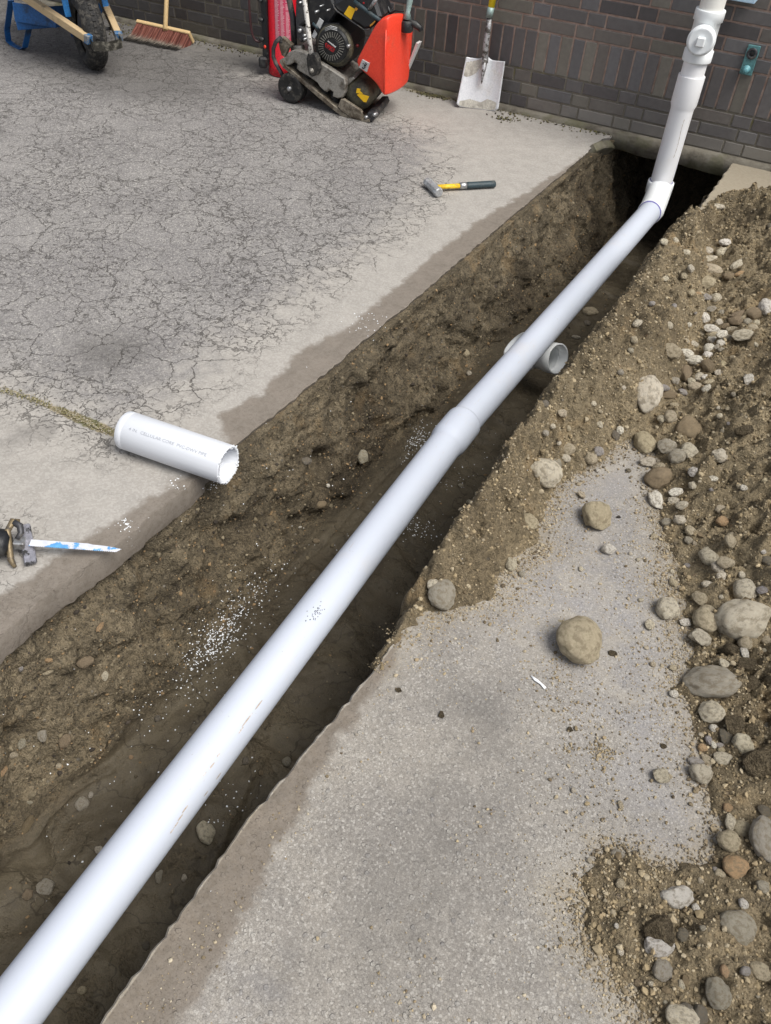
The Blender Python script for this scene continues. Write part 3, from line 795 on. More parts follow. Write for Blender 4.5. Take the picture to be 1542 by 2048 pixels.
# ------------------------------------------------------------------ text helper
def text_on(name, s, size, fn, mat, parent, sx=1.0):
    cu = bpy.data.curves.new("t", 'FONT'); cu.body = s; cu.size = size; cu.align_x = 'CENTER'; cu.align_y = 'CENTER'; cu.resolution_u = 2
    o = bpy.data.objects.new("t", cu); COL.objects.link(o)
    me = o.to_mesh(); V = [fn(v.co.x * sx, v.co.y) for v in me.vertices]; F = [tuple(p.vertices) for p in me.polygons]
    o.to_mesh_clear(); bpy.data.objects.remove(o); bpy.data.curves.remove(cu)
    b = MB(); b.add(V, F); return b.build(name, mat, parent, fix=False)

# ------------------------------------------------------------------ the drain run
R4 = .05715
def drain():
    t = thing("drain_pipe", "long white pvc drain pipe running down the trench and up the brick wall", "pipe", (.885, -.2, 0))
    A = Vector((.8315, -6.2, -.122)); J = Vector((.806, -2.72, -.158)); E = Vector((.911, -.465, -.181))
    dJ = (J - A).normalized(); dU = (E - J).normalized()
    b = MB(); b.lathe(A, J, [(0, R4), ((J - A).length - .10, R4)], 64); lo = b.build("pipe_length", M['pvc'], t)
    # flared bell joint and the upper length
    b = MB(); b.lathe(J - dJ * .105, J + dU * .09, [(0, R4 + .0003), (.012, R4 + .0015), (.03, R4 + .0068), (.04, R4 + .0078), (.135, R4 + .0078), (.150, R4 + .0076), (.156, R4 + .0068), (.157, R4 + .001)], 64)
    b.build("bell_joint", M['pvc'], t)
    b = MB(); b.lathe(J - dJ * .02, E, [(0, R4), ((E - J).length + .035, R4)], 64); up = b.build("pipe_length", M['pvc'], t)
    # elbow 90 degrees, vertical axis at (.885,-.2)
    C1 = E + dU * .02
    top = Vector((.885, -.2, -.125))
    pts = []; ctrl = Vector((.893, -.205, -.181))
    for k in range(17):
        s = k / 16; pts.append(C1.lerp(ctrl, s).lerp(ctrl.lerp(top, s), s))
    b = MB(); b.tube(pts, R4 + .0075, 48, False); b.build("elbow", M['pvc_fit'], t)
    b = MB(); b.lathe(C1 - dU * .035, C1, [(0, R4 + .0005), (0, R4 + .0058), (.004, R4 + .0072), (.05, R4 + .0076)], 64); b.build("elbow_socket", M['pvc_fit'], t)
    b = MB(); b.lathe(C1 - dU * .042, C1, [(0, R4 + .0004), (.0, R4 + .0030), (.0065, R4 + .0030)], 64); b.build("primer_ring", M['purple'], t)
    Z = lambda z: Vector((.885, -.2, z))
    b = MB(); b.lathe(Z(0), Z(1), [(-.182, R4 + .006), (-.180, R4 + .0125), (-.118, R4 + .0125), (-.116, R4 + .010), (-.116, R4)], 64); b.build("collar", M['pvc_fit'], t)
    b = MB(); b.lathe(Z(0), Z(1), [(-.113, R4), (-.113, R4 + .0035), (-.1125, R4 + .0006)], 64); b.build("primer_ring", M['purple'], t)
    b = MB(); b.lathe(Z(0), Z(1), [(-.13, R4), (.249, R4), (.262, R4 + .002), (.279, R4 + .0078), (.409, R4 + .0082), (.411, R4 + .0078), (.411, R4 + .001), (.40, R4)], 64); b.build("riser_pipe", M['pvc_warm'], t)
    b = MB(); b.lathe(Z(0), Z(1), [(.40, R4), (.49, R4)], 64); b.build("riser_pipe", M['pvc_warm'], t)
    b = MB(); b.lathe(Z(0), Z(1), [(.476, R4), (.476, R4 + .0118), (.479, R4 + .0125), (.525, R4 + .0125), (.529, R4 + .005), (.648, R4 + .005), (.652, R4 + .0125), (.694, R4 + .0125), (.698, R4 + .0115), (.698, R4)], 64)
    # branch boss towards the camera
    a = radians(-6); bd = Vector((sin(a) * -1, -cos(a), 0)); bc = Z(.585)
    b.lathe(bc + bd * .02, bc + bd * .2, [(0, .056), (.052, .058), (.062, .064), (.082, .066), (.088, .064), (.088, .05)], 56); b.build("cleanout_tee", M['pvc_fit'], t)
    b = MB(); b.lathe(bc + bd * .105, bc + bd * .3, [(0, .0555), (.006, .0585), (.012, .0585), (.015, .0555), (.0155, .050), (.0145, .046), (.0145, .0)], 56); cap = b.build("cleanout_cap", M['pvc_fit'], t)
    sx = Vector((0, 0, 1)); sy = bd.cross(sx).normalized()
    b = MB(); b.box(bc + bd * .128, bd, sx, sy, .010, .020, .019, .004); b.build("cap_square", M['pvc_fit'], cap)
    b = MB(); b.lathe(Z(0), Z(1), [(.68, R4), (2.6, R4)], 48); b.build("riser_pipe", pvc("pvc sunlit riser", (.77, .76, .71), .3), t)  # warm sunlight tinted into the upper riser's colour
    b = MB(); q0 = Yp((1462, -6), -.03); q1 = Yp((1500, 2), -.03)
    b.box((float(q0[0] + q1[0]) / 2 - .01, -.045, float(q0[2] + q1[2]) / 2 + .015), (1, 0, 0), (0, 1, 0), (0, 0, 1), .085, .045, .016, .003); b.build("wall_bracket", plain("pale blue bracket", (.42, .58, .72), .4), t)
    # marks on the pipe, thin films following its surface
    def on_pipe(P0, d, side, up, u, v):      # u along, v around (radians from up)
        x = d.cross(up).normalized(); y = x.cross(d).normalized()
        return P0 + d * u + (y * cos(v) + x * sin(v)) * (R4 + .0006)
    def film(name, mat, P0, d, items, parent):
        b = MB()
        for (u, v, lu, lv, rot) in items:
            n = 7; V = []; F = []
            for i in range(n):
                for k in range(2):
                    uu = u + (i / (n - 1) - .5) * lu; w = lv * (sin(pi * (i + .3) / (n - .4)) ** .5) * (k - .5)
                    V.append(on_pipe(P0, d, None, Vector((0, 0, 1)), uu, v + rot * (i / (n - 1) - .5) + w / R4))
            for i in range(n - 1): F.append((2 * i, 2 * i + 1, 2 * i + 3, 2 * i + 2))
            b.add(V, F)
        return b.build(name, mat, parent)
    items = []
    for (px, L) in (((505, 1425), .03), ((482, 1455), .045), ((470, 1475), .02), ((425, 1525), .012), ((412, 1546), .02), ((398, 1562), .012), ((360, 1630), .02), ((352, 1645), .02), ((343, 1660), .016), ((335, 1672), .012), ((430, 1560), .02), ((405, 1595), .015)):
        # nearest parameter on the near length
        r = ray(px); n = np.cross(r, np.array(dJ)); w = np.array(A) - CAM
        u = float(np.linalg.det(np.array([w, r, n])) / -(n @ n)) if False else None
        m = np.array([r, -np.array(dJ)]).T; sol = np.linalg.lstsq(m, np.array(A) - CAM, rcond=None)[0]; u = sol[1]
        c = A + dJ * u; tocam = Vector(CAM) - c; x = dJ.cross(Vector((0, 0, 1))).normalized(); y = x.cross(dJ).normalized()
        off = Vector(CAM + r * sol[0]) - c
        tv = (tocam - dJ * tocam.dot(dJ)).normalized(); sd_ = tv.cross(dJ).normalized(); k = max(-.95, min(.95, off.dot(sd_) / R4))
        nrm = tv * math.sqrt(1 - k * k) + sd_ * k
        items.append((u, math.atan2(nrm.dot(x), nrm.dot(y)), L, .0035, 0))
    for it in items: film("mud_scuff", M['brownmark'], A, dJ, [it], lo)
    spk = [(2.35 + random.gauss(0, .018), .42 + random.gauss(0, .22), .0022, .0022, 0) for _ in range(34)]
    film("dirt_specks", M['hole'], A, dJ, [((J - A).length - .98 + random.gauss(0, .016), .35 + random.gauss(0, .16), .003, .0022, 0) for _ in range(38)], lo)
    film("orange_smear", M['rust_ink'], J + dJ * .02 - Vector((0, 0, -.0078)), dU, [(.0, .55, .035, .012, .2), (-.012, .66, .03, .008, .2), (.012, .5, .02, .008, 0)], lo)
    film("scratch", M['brownmark'], Z(.0), Vector((0, 0, 1)), [(.12, 2.9, .16, .0012, .05)], t) if False else None
    V = []; F = []
    b = MB()
    for i in range(20):
        z = .03 + i * .010; wv = .0011 * (1 + .4 * sin(i * 2.1)); a0 = -pi / 2 + .62 + .05 * sin(i * .3)
        for k in (-1, 1): V.append((.885 + cos(a0 + k * wv / R4) * (R4 + .0006), -.2 + sin(a0 + k * wv / R4) * (R4 + .0006), z))
    for i in range(19): F.append((2 * i, 2 * i + 1, 2 * i + 3, 2 * i + 2))
    b.add(V, F); b.build("scratch", M['brownmark'], t)
drain()

# ------------------------------------------------------------------ loose fitting under the pipe
def wye():
    def at(px, dp): return Vector(CAM + ray(px) * dp / float(ray(px) @ CR[2]))
    mc = at((1116, 718), 3.50); tc = (Vector(CAM) - mc).normalized(); c0, c1 = Vector(CR[0]), Vector(CR[1])
    ax = (tc * .70 + c0 * .70 + c1 * .14).normalized()
    t = thing("pipe_fitting", "loose white pvc wye fitting lying on the trench floor under the pipe", "pipe fitting", mc - ax * .1 - Vector((0, 0, .06)))
    ro, ri = .0655, .0580
    b = MB(); b.lathe(mc, mc - ax, [(.045, ri - .005), (.045, ri), (0, ri), (0, ro), (.052, ro), (.057, ro - .006), (.17, ro - .006), (.17, ri - .005), (.06, ri - .005), (.045, ri - .005)], 56)
    b.build("straight_run", M['pvc_fit'], t)
    m2 = at((1030, 687), 3.56); a2 = (tc * .36 - c0 * .64 - c1 * .68).normalized()
    b = MB(); b.lathe(m2, m2 - a2, [(.045, ri - .005), (.045, ri), (0, ri), (0, ro), (.05, ro), (.055, ro - .006), (.12, ro - .006), (.12, ri - .005), (.045, ri - .005)], 56); b.build("branch", M['pvc_fit'], t)
wye()

# ------------------------------------------------------------------ offcut of pipe on the slab edge
def offcut():
    P0 = Vector((.070, -3.502, R4 + .003)); P1 = Vector((.412, -3.476, R4 + .003)); d = (P1 - P0).normalized(); L = (P1 - P0).length
    t = thing("pipe_offcut", "short white pvc pipe offcut with rough sawn end lying over the slab edge", "pipe offcut", (P0 + P1) / 2 - Vector((0, 0, R4)))
    b = MB(); n = 72; ri = R4 - .0085; V = []; F = []
    x = d.cross(Vector((0, 0, 1))).normalized(); y = x.cross(d).normalized()
    prof = [(.0, ri), (.0, R4 - .002), (.002, R4), (.02, R4), (.021, R4 - .0006), (.0225, R4), (L - .003, R4), (L, R4 - .0008), (L, ri), (L * .5, ri)]
    for i, (u, r) in enumerate(prof):
        for k in range(n):
            a = 2 * pi * k / n; j = (.0014 * random.uniform(-1, 1) if i in (7, 8) else 0)
            V.append(P0 + d * (u + j) + (x * cos(a) + y * sin(a)) * (r + (.0006 * random.uniform(-1, 1) if i in (7, 8) else 0)))
    m = len(prof)
    for i in range(m):
        for k in range(n): F.append((i * n + k, i * n + (k + 1) % n, ((i + 1) % m) * n + (k + 1) % n, ((i + 1) % m) * n + k))
    b.add(V, F, True); b.build("tube", M['pvc_clean'], t)
    b = MB()
    for k in range(150):
        a = random.uniform(0, 2 * pi) if k < 60 else random.gauss(-pi * .62, .45); r = random.uniform(ri, R4 + .0015); s = random.uniform(.0008, .0026)
        c = P1 + (x * cos(a) + y * sin(a)) * r + d * random.uniform(-.004, .002)
        b.box(c, (random.random(), random.random(), 1), (1, -random.random(), .2), (.2, 1, 0), s, s * .6, s * .8)
    b.build("sawn_burr", M['flake'], t)
    ang = radians(38)       # printed line on the camera side of the crown
    def fn(a, h):
        u = L * .5 + a; v = ang - h / R4
        nn = y * cos(v) + (-x if (-x).dot(Vector((0, -1, 0))) > 0 else x) * sin(v)
        return P0 + d * u + nn * (R4 + .0009)
    text_on("printed_text", "4 IN.  CELLULAR CORE  PVC-DWV PIPE", .0125, fn, M['ink'], t, 1.18)
offcut()

# ------------------------------------------------------------------ square shovel against the wall
def shovel():
    bl = Vector(Zp((912, 213), .006)); br = Vector(Zp((996, 223), .006)); tl = Vector(Yp((932.8, 111.5), -.085)); tr = Vector(Yp((1010.7, 120.6), -.060))
    t = thing("shovel", "square mouthed shovel with yellow handle leaning upright against the brick wall", "shovel", (bl + br) / 2)
    nu, nv = 25, 31; N = (br - bl).cross(tl - bl).normalized()
    if N.y > 0: N = -N
    V = []; F = []
    for j in range(nv):
        s = j / (nv - 1)
        for i in range(nu):
            u = i / (nu - 1); a = bl.lerp(br, u); c = tl.lerp(tr, u); p = a.lerp(c, s)
            e = abs(2 * u - 1)
            if s < .1: p = p + (a.lerp(br.lerp(bl, .5), 0) - p) * 0; 
            cut = max(0, e - .72) / .28
            p = p + (c - a) * (.055 * cut ** 2 * (1 - s) ** 3 * 1.0)               # rounded lower corners
            topd = -.035 * (1 - e ** 1.6) * s ** 6 * -1
            p = p + (c - a).normalized() * (.020 * math.exp(-((u - .5) / .10) ** 2) * s ** 8 - .006 * s ** 8)
            dish = -.026 * (1 - e ** 2.6) + .024 * math.exp(-((u - .5) / .07) ** 2) * max(0, (s - .38) / .62) ** .8
            dish += .006 * s ** 8 * e
            V.append(p + N * dish)
    for j in range(nv - 1):
        for i in range(nu - 1): F.append((j * nu + i, j * nu + i + 1, (j + 1) * nu + i + 1, (j + 1) * nu + i))
    b = MB(); n0 = len(V); V2 = V + [p - N * .002 for p in V]
    F2 = F + [tuple(n0 + q for q in f[::-1]) for f in F]
    rim = [i for i in range(nu)] + [j * nu + nu - 1 for j in range(1, nv)] + [(nv - 1) * nu + i for i in range(nu - 2, -1, -1)] + [j * nu for j in range(nv - 2, 0, -1)]
    for k in range(len(rim)): a, c = rim[k], rim[(k + 1) % len(rim)]; F2.append((a, c, n0 + c, n0 + a))
    b.add(V2, F2, True); bladeo = b.build("blade", M['bladesteel'], t)
    # dried crust on the upper left and along the toe
    def patch(name, poly, off, mat):
        b = MB(); V = []; 
        for (u, s) in poly:
            a = bl.lerp(br, u); c = tl.lerp(tr, u); e = abs(2 * u - 1)
            dish = -.026 * (1 - e ** 2.6) + .024 * math.exp(-((u - .5) / .07) ** 2) * max(0, (s - .38) / .62) ** .8
            V.append(a.lerp(c, s) + N * (dish + off))
        return V
    for nm, cols in (("dried_crust", [(.03, .62, .985), (.1, .6, .975), (.18, .62, .975), (.26, .66, .97), (.33, .71, .965), (.38, .80, .965), (.42, .76, .98), (.46, .84, .985), (.49, .92, .99)]),
                     ("toe_crust", [(.06, .035, .12), (.16, .012, .14), (.28, .01, .18), (.42, .01, .16), (.56, .01, .14), (.70, .01, .22), (.82, .01, .20), (.93, .035, .17)])):
        lo = patch('', [(u, a) for u, a, c in cols], .0016, None); hi = patch('', [(u, c) for u, a, c in cols], .0016, None)
        mid = patch('', [(u, (a + c) / 2) for u, a, c in cols], .0026, None)
        n = len(cols); V = lo + mid + hi; F = []
        for r in range(2):
            for i in range(n - 1): F.append((r * n + i, r * n + i + 1, (r + 1) * n + i + 1, (r + 1) * n + i))
        b = MB(); b.add(V, F, True); b.build(nm, M['crust'], bladeo)
    rt = tl.lerp(tr, .5) + N * .004
    p1 = Vector(Yp((978, 35), -.075)); p0 = Vector(Yp((970.5, 116), -.068)); q = Vector(Yp((963, 168), -.105))
    b = MB(); b.tube([q, q.lerp(p0, .5) + N * .004, p0], [.0025, .012, .0165], 20); b.build("frog_socket", M['dirtysteel'], t)
    k1 = Vector(Yp((972, 85), -.078))
    b = MB(); b.tube([p0 - (k1 - p0) * .3, k1, Vector(Yp((977, 55), -.078)), p1], [.017, .0165, .0155, .0145], 20); b.build("neck", M['dirtysteel'], t)
    p2 = Vector(Yp((982.5, 14), -.072))
    b = MB(); b.tube([p1, p2], .0185, 24); b.build("handle_collar", M['aqua'], t)
    up_ = (p2 - p1).normalized(); up_.y = .01; p3 = p2 + up_.normalized() * .85
    b = MB(); b.tube([p2, p3], .018, 24); b.build("handle", M['yelp'], t)
shovel()

# ------------------------------------------------------------------ sledge hammer
def hammer():
    h0 = Vector(Zp((855, 364), .024)); h1 = Vector(Zp((877, 385), .024)); hc = (h0 + h1) / 2; hd = (h1 - h0).normalized()
    e = Vector(Zp((990, 368), .018)); d = (e - hc).normalized()
    t = thing("hammer", "short sledge hammer with yellow and black handle lying on the pavement", "hammer", (hc.x, hc.y, 0))
    b = MB(); L = (h1 - h0).length + .014
    b.lathe(h0 - hd * .007, h1, [(0, .0), (0, .018), (.005, .0225), (.024, .0235), (.032, .0205), (L * .5, .0215), (L - .032, .0205), (L - .024, .0235), (L - .005, .0225), (L, .018), (L, 0)], 8); b.build("head", M['hsteel'], t, )
    for f in COL.objects[-1].data.polygons: f.use_smooth = False
    s = hc + d * .018
    L = (e - hc).length
    b = MB(); b.tube([s, hc + d * L * .42], [.0125, .0135], 20, sx=1, sy=.8); b.build("shaft", M['yelm'], t)
    b = MB(); b.tube([hc + d * L * .42, hc + d * L * .46, hc + d * L * .5, hc + d * L * .53], [.014, .0158, .0145, .0155], 20); b.build("ferrule", M['steel'], t)
    b = MB(); b.tube([hc + d * L * .53, hc + d * L * .56, hc + d * L * .9, hc + d * (L - .004), hc + d * L], [.0155, .0168, .0175, .0180, .014], 24, sy=.9); b.build("grip", M['grip'], t)
hammer()

# ------------------------------------------------------------------ wall fixture
def fixture():
    P = [Vector(Yp(p, -.012)) for p in ((1495.4, 94.5), (1518.2, 98), (1505, 146.7), (1481.3, 141.5))]
    c = sum(P, Vector()) / 4
    w = .030; hgt = .066
    t = thing("wall_bracket", "small weathered teal metal bracket plate bolted to the bricks", "bracket", (c.x, 0, c.z))
    b = MB(); b.box((c.x, -.010, c.z), (1, 0, 0), (0, 1, 0), (0, 0, 1), w, .007, hgt, .002); b.build("plate", M['teal'], t)
    hc = Vector((c.x + .0, -.018, c.z + .030))
    b = MB(); b.lathe(hc, hc + Vector((0, -1, 0)), [(0, .026), (.002, .025), (.003, .014), (.001, .013)], 32); b.build("washer", M['darksteel'], t)
    b = MB(); b.ball(hc + Vector((0, -.001, 0)), (.012, .003, .012)); b.build("bolt_hole", M['hole'], t)
    kc = Vector((c.x - .002, -.016, c.z - .040))
    b = MB(); b.lathe(kc, kc + Vector((0, -1, -.15)), [(0, .019), (.004, .019), (.006, .014), (.022, .013), (.027, .009), (.028, 0)], 24); b.build("knob", M['cyan'], t)
fixture()

# ------------------------------------------------------------------ red cylinder beside the compactor
def redtank():
    c = Vector((-1.475, -.265, 0)); r = .088
    # fit the seen silhouette: bottom edge left (516,140) right (580,150)
    t = thing("red_cylinder", "red metal cylinder with pink warning label and black side post, against the wall", "cylinder tank", c)
    b = MB(); b.lathe(c, c + Vector((0, 0, 1)), [(.0, 0), (0, r - .006), (.006, r), (.07, r), (.072, r - .004), (.62, r - .004), (.66, r - .02), (.68, r * .5), (.685, 0)], 56); body = b.build("tank_body", M['red'], t)
    tocam = math.atan2(CAM[1] - c.y, CAM[0] - c.x)
    def arc(a0, a1, z0, z1, rr, n=14):
        V = []; F = []
        for i in range(n):
            a = a0 + (a1 - a0) * i / (n - 1)
            for z in (z0, z1): V.append((c.x + cos(a) * rr, c.y + sin(a) * rr, z))
        for i in range(n - 1): F.append((2 * i, 2 * i + 2, 2 * i + 3, 2 * i + 1))
        return V, F
    ca = tocam - .02
    b = MB(); b.add(*arc(ca - .50, ca + .62, .19, .45, r - .0030), True); lab = b.build("warning_label", M['labelpink'], body)
    b = MB()
    for z0, z1, rng in ((.430, .441, ((-.46, -.05), (.12, .52))),): 
        for a0, a1 in rng: b.add(*arc(ca + a0, ca + a1, z0, z1, r - .0024), True)
    k = 0; z = .418
    while z > .20:
        for (a0, a1) in ((-.47, -.16), (-.09, .20), (.27, .58)):
            if random.random() < .93: b.add(*arc(ca + a0, ca + a0 + (a1 - a0) * random.uniform(.55, 1), z - .0028, z, r - .0024, 6), True)
        z -= .0062
    a = ca + .035; tri = []
    for da, zz in ((-.05, .430), (.05, .430), (0, .441)): tri.append((c.x + cos(a + da) * (r - .0022), c.y + sin(a + da) * (r - .0022), zz))
    b.add(tri, [(0, 1, 2)]); b.build("label_print", M['labelpale'], lab)
    # black post on the left with ribbed lugs and a hose loop
    rt = Vector((CR[0][0], CR[0][1], 0)).normalized(); fr = Vector((CR[2][0], CR[2][1], 0)).normalized()
    pc = c - rt * (r + .006) - fr * .03
    b = MB(); b.bar(pc + Vector((0, 0, .055)), pc + Vector((0, 0, .66)), .042, .034, (0, 1, 0), .006); post = b.build("side_post", M['black'], t)
    for z in (.13, .23, .33, .43, .53):
        b = MB(); b.lathe(pc - rt * .016 - fr * .012 + Vector((0, 0, z + .06)), pc - rt * .05 - fr * .02 + Vector((0, 0, z + .075)), [(0, .012), (.012, .013), (.014, .009), (.022, .009), (.024, 0)], 16); b.build("lug", M['black'], post)
    b = MB(); b.box(pc - rt * .018 - fr * .014 + Vector((0, 0, .07)), rt, fr, (0, 0, 1), .026, .026, .03, .01); b.build("foot_clip", M['black'], post)
    b = MB(); b.ball(pc - fr * .022 - rt * .004 + Vector((0, 0, .155)), (.008, .006, .010)); b.build("red_button", M['tankred'], post)
    h = [pc - rt * .018 + Vector((0, 0, .62)), pc - rt * .075 + Vector((0, 0, .60)), pc - rt * .088 + Vector((0, 0, .45)), pc - rt * .086 + Vector((0, 0, .26)), pc - rt * .07 + Vector((0, 0, .19)), pc - rt * .04 + Vector((0, 0, .175)), pc - rt * .012 + Vector((0, 0, .195))]
    hp = []
    for i in range(len(h) - 1):
        for k in range(6):
            s = k / 6; p0 = h[max(i - 1, 0)]; p1 = h[i]; p2 = h[i + 1]; p3 = h[min(i + 2, len(h) - 1)]
            hp.append(.5 * ((2 * p1) + (-p0 + p2) * s + (2 * p0 - 5 * p1 + 4 * p2 - p3) * s * s + (-p0 + 3 * p1 - 3 * p2 + p3) * s ** 3))
    b = MB(); b.tube(hp, .0065, 12); b.build("hose", plain("dark red hose", (.05, .018, .02), .5), t)
redtank()

# ------------------------------------------------------------------ plate compactor
def compactor():
    y0 = -.69; W = .37
    S = lambda px, y=y0: Vector(Yp(px, y))
    t = thing("plate_compactor", "muddy plate compactor with black engine and red water tank tipped onto its front edge", "plate compactor", (-.95, -.5, 0))
    DV = Vector((-.21, .978, 0)); off = DV * W
    z3 = lambda x, y: (540 + x / 5.93, 90 + y / 5.93)
    z2 = lambda x, y: (640 + x / 7.009, y / 7.009)
    z1 = lambda x, y: (490 + x / 8.116, y / 8.116)
    # base plate: curved pan
    low = [z3(*p) for p in ((108, 205), (150, 270), (300, 395), (450, 520), (600, 650), (720, 750), (840, 845), (960, 905), (1080, 928), (1180, 915))]
    upp = [z3(*p) for p in ((1175, 885), (1085, 885), (975, 862), (870, 800), (745, 705), (625, 605), (475, 480), (325, 355), (190, 245), (150, 170))]
    b = MB(); b.prism([S(p) for p in low + upp], off, .003); b.build("base_plate", M['castbrown'], t)
    pts = [z3(*p) for p in ((835, 645), (870, 640), (1070, 770), (1088, 800), (1080, 890), (960, 862), (840, 780), (800, 730))]
    b = MB(); b.prism([S(p, y0 - .004) for p in pts], (0, .02, 0), .004); b.build("nose_cheek", M['castbrown'], t)
    # toe lip at the right-hand front, dark and muddy
    fr = [S(z3(1085, 930)), S(z3(1290, 850)), S(z3(1300, 790)), S(z3(1180, 820)), S(z3(1090, 860))]
    b = MB(); b.prism([S(p, y0 + .01) for p in (z3(1085, 926), z3(1140, 935), z3(1215, 915), z3(1250, 860), z3(1230, 800), z3(1160, 800))], DV * (W - .07), .006); b.build("front_toe", M['darksteel'], t)
    for k, (px) in enumerate((z3(1135, 860), z3(1232, 830))):
        c = S(px, y0 + .0); b = MB(); b.lathe(c + Vector((0, .03, 0)), c - Vector((0, .2, 0)), [(0, .010), (.030, .010), (.034, .006), (.034, 0)], 6); b.build("bolt", M['steel'], t)
    # exciter housing
    c = S(z3(1060, 590), y0 + .07); r = .079
    b = MB(); b.lathe(c + DV * (W - .14), c - DV, [(0, r), (W - .155, r), (W - .135, r * .97), (W - .115, r * .8), (W - .105, r * .5), (W - .102, 0)], 40); ex = b.build("exciter_housing", M['olive'], t)
    pc = c - Vector((0, -.002, 0)); ec = S(z3(1110, 615), y0 + .02)
    b = MB(); q = [S(z3(*p), y0 + .028) for p in ((1030, 590), (1060, 575), (1175, 610), (1140, 680), (1110, 675))]; b.prism(q, (0, .002, 0)); b.build("warning_sticker", M['yellow'], ex)
    b = MB(); q = [S(z3(*p), y0 + .027) for p in ((1020, 570), (1030, 515), (1075, 520), (1065, 545), (1100, 580), (1060, 575))]; b.prism(q, (0, .002, 0)); b.build("warning_sticker", M['yellow'], ex)
    # deck (grey casting)
    dk = [z3(*p) for p in ((108, 200), (112, 178), (180, 140), (215, 90), (270, 62), (330, 60), (380, 80), (450, 110), (560, 190), (700, 275), (880, 395), (897, 470), (885, 570), (855, 625), (800, 635), (738, 610), (745, 560), (700, 530), (670, 560), (640, 545), (590, 500), (560, 450), (450, 372), (345, 312), (312, 280), (322, 225), (285, 205), (240, 232), (200, 245))]
    b = MB(); b.prism([S(p, y0 + .006) for p in dk], (0, .035, 0), .005); b.build("engine_deck", M['castgrey'], t)
    b = MB(); b.prism([S(p, y0 + .041) for p in [z3(*q) for q in ((180, 150), (270, 75), (400, 100), (700, 285), (900, 420), (980, 380), (1010, 400), (880, 520), (700, 500), (450, 340), (300, 210))]], DV * (W - .08), .004); b.build("engine_deck", M['castgrey'], t)
    # rubber buffers in the dark gap
    for px in (z3(330, 300), z3(420, 380), z3(640, 570), z3(760, 640)):
        c = S(px, y0 + .06); b = MB(); b.tube([c + Vector((.0, 0, .04)), c - Vector((-.02, 0, .05))], .022, 16); b.build("rubber_buffer", M['rubber'], t)
    # transport wheels
    for yy in (y0 - .006, y0 + W - .07):
        c = S(z3(228, 545), y0 - .006); c.x -= .21 * (yy - c.y); c.y = yy; c.z = .078
        b = MB(); b.lathe(c + Vector((0, .075, 0)), c - Vector((0, 1, 0)), [(0, .03), (0, .068), (.006, .077), (.069, .077), (.075, .068), (.072, .055), (.066, .03), (.068, 0)], 40); w = b.build("wheel", M['rubber'], t)
        b = MB(); b.lathe(c + Vector((0, .02, 0)), c - Vector((0, 1, 0)), [(0, .012), (.026, .012), (.028, .009), (.029, 0)], 16); b.build("axle_cap", M['steel'], w)
    c = S(z3(228, 545)); c.z = .078
    b = MB(); b.tube([c + DV * .02, c + DV * (W - .02)], .045, 20); b.build("axle", M['rubber'], t)
    # folding lever and bracket at the rear
    q = [S(z1(*p), y0 + .03) for p in ((590, 600), (600, 595), (760, 735), (745, 760), (690, 800), (640, 930), (590, 900), (560, 800), (545, 720), (560, 640))]
    b = MB(); b.prism(q, (0, .03, 0), .003); br = b.build("rear_bracket", M['castbrown'], t)
    b = MB(); cc = S(z1(580, 665), y0 + .03); b.lathe(cc, cc - Vector((0, 1, 0)), [(0, .012), (.006, .012), (.008, 0)], 12); b.build("bolt", M['darksteel'], br)
    lv = [S(z1(*p), y0 + .02) for p in ((580, 610), (500, 680), (460, 790), (460, 920), (500, 1030), (560, 1130), (610, 1220))]
    b = MB(); b.tube(lv, .011, 14); b.build("lever", M['darksteel'], t)
    # engine
    ec = S(z2(165, 640), y0 + .03)
    ax = Vector((0, -1, 0))
    ang = radians(35)
    def epoly(cx, cy, a, bb, rot, n=40): return [z2(cx + a * cos(2 * pi * k / n) * cos(rot) - bb * sin(2 * pi * k / n) * sin(rot), cy + a * cos(2 * pi * k / n) * sin(rot) + bb * sin(2 * pi * k / n) * cos(rot)) for k in range(n)]
    b = MB(); b.prism([S(p, y0 + .06) for p in [z2(*q) for q in ((-60, 420), (60, 330), (250, 330), (420, 480), (470, 650), (420, 880), (300, 950), (150, 970), (0, 900), (-70, 700))]], DV * .24, .012); eb = b.build("engine_block", M['engine'], t)
    cx, cy = 165, 650
    b = MB(); b.prism([S(p, y0 + .035) for p in epoly(cx + 20, cy - 5, 235, 305, -.35)], (0, .05, 0), .016); sc_ = b.build("starter_housing", M['olive'], eb)
    b = MB(); b.prism([S(p, y0 + .028) for p in epoly(cx + 10, cy - 10, 212, 262, -.35)], (0, .03, 0), .010); st = b.build("starter_cover", M['engine'], eb)
    fb = MB()
    for k in range(30):
        a = 2 * pi * k / 30; r0, r1 = 112, 182
        p0 = S(z2(cx - 8 + r0 * cos(a), cy + r0 * 1.12 * sin(a)), y0 + .026); p1 = S(z2(cx - 8 + r1 * cos(a), cy + r1 * 1.12 * sin(a)), y0 + .027)
        fb.bar(p0, p1, .0042, .003, (0, 1, 0), .0005)
    fb.build("fan_slots", M['fin'], st)
    for k, yy in enumerate((365, 385, 405)):
        b = MB(); p0 = S(z2(70, yy + 30), y0 + .026); p1 = S(z2(150, yy - 2), y0 + .026); p2 = S(z2(240, yy + 22), y0 + .026); b.tube([p0, p1, p2], .0016, 8); b.build("cooling_louvre", M['palelabel'], st)
    b = MB(); b.prism([S(p, y0 + .0255) for p in epoly(cx - 8, cy, 98, 112, 0)], (0, .004, 0), .002); hub = b.build("cover_boss", M['engine'], st)
    b = MB(); b.prism([S(z2(*p), y0 + .0235) for p in ((100, 575), (112, 572), (225, 655), (215, 672))], (0, .002, 0)); b.build("badge_bar", M['palelabel'], hub)
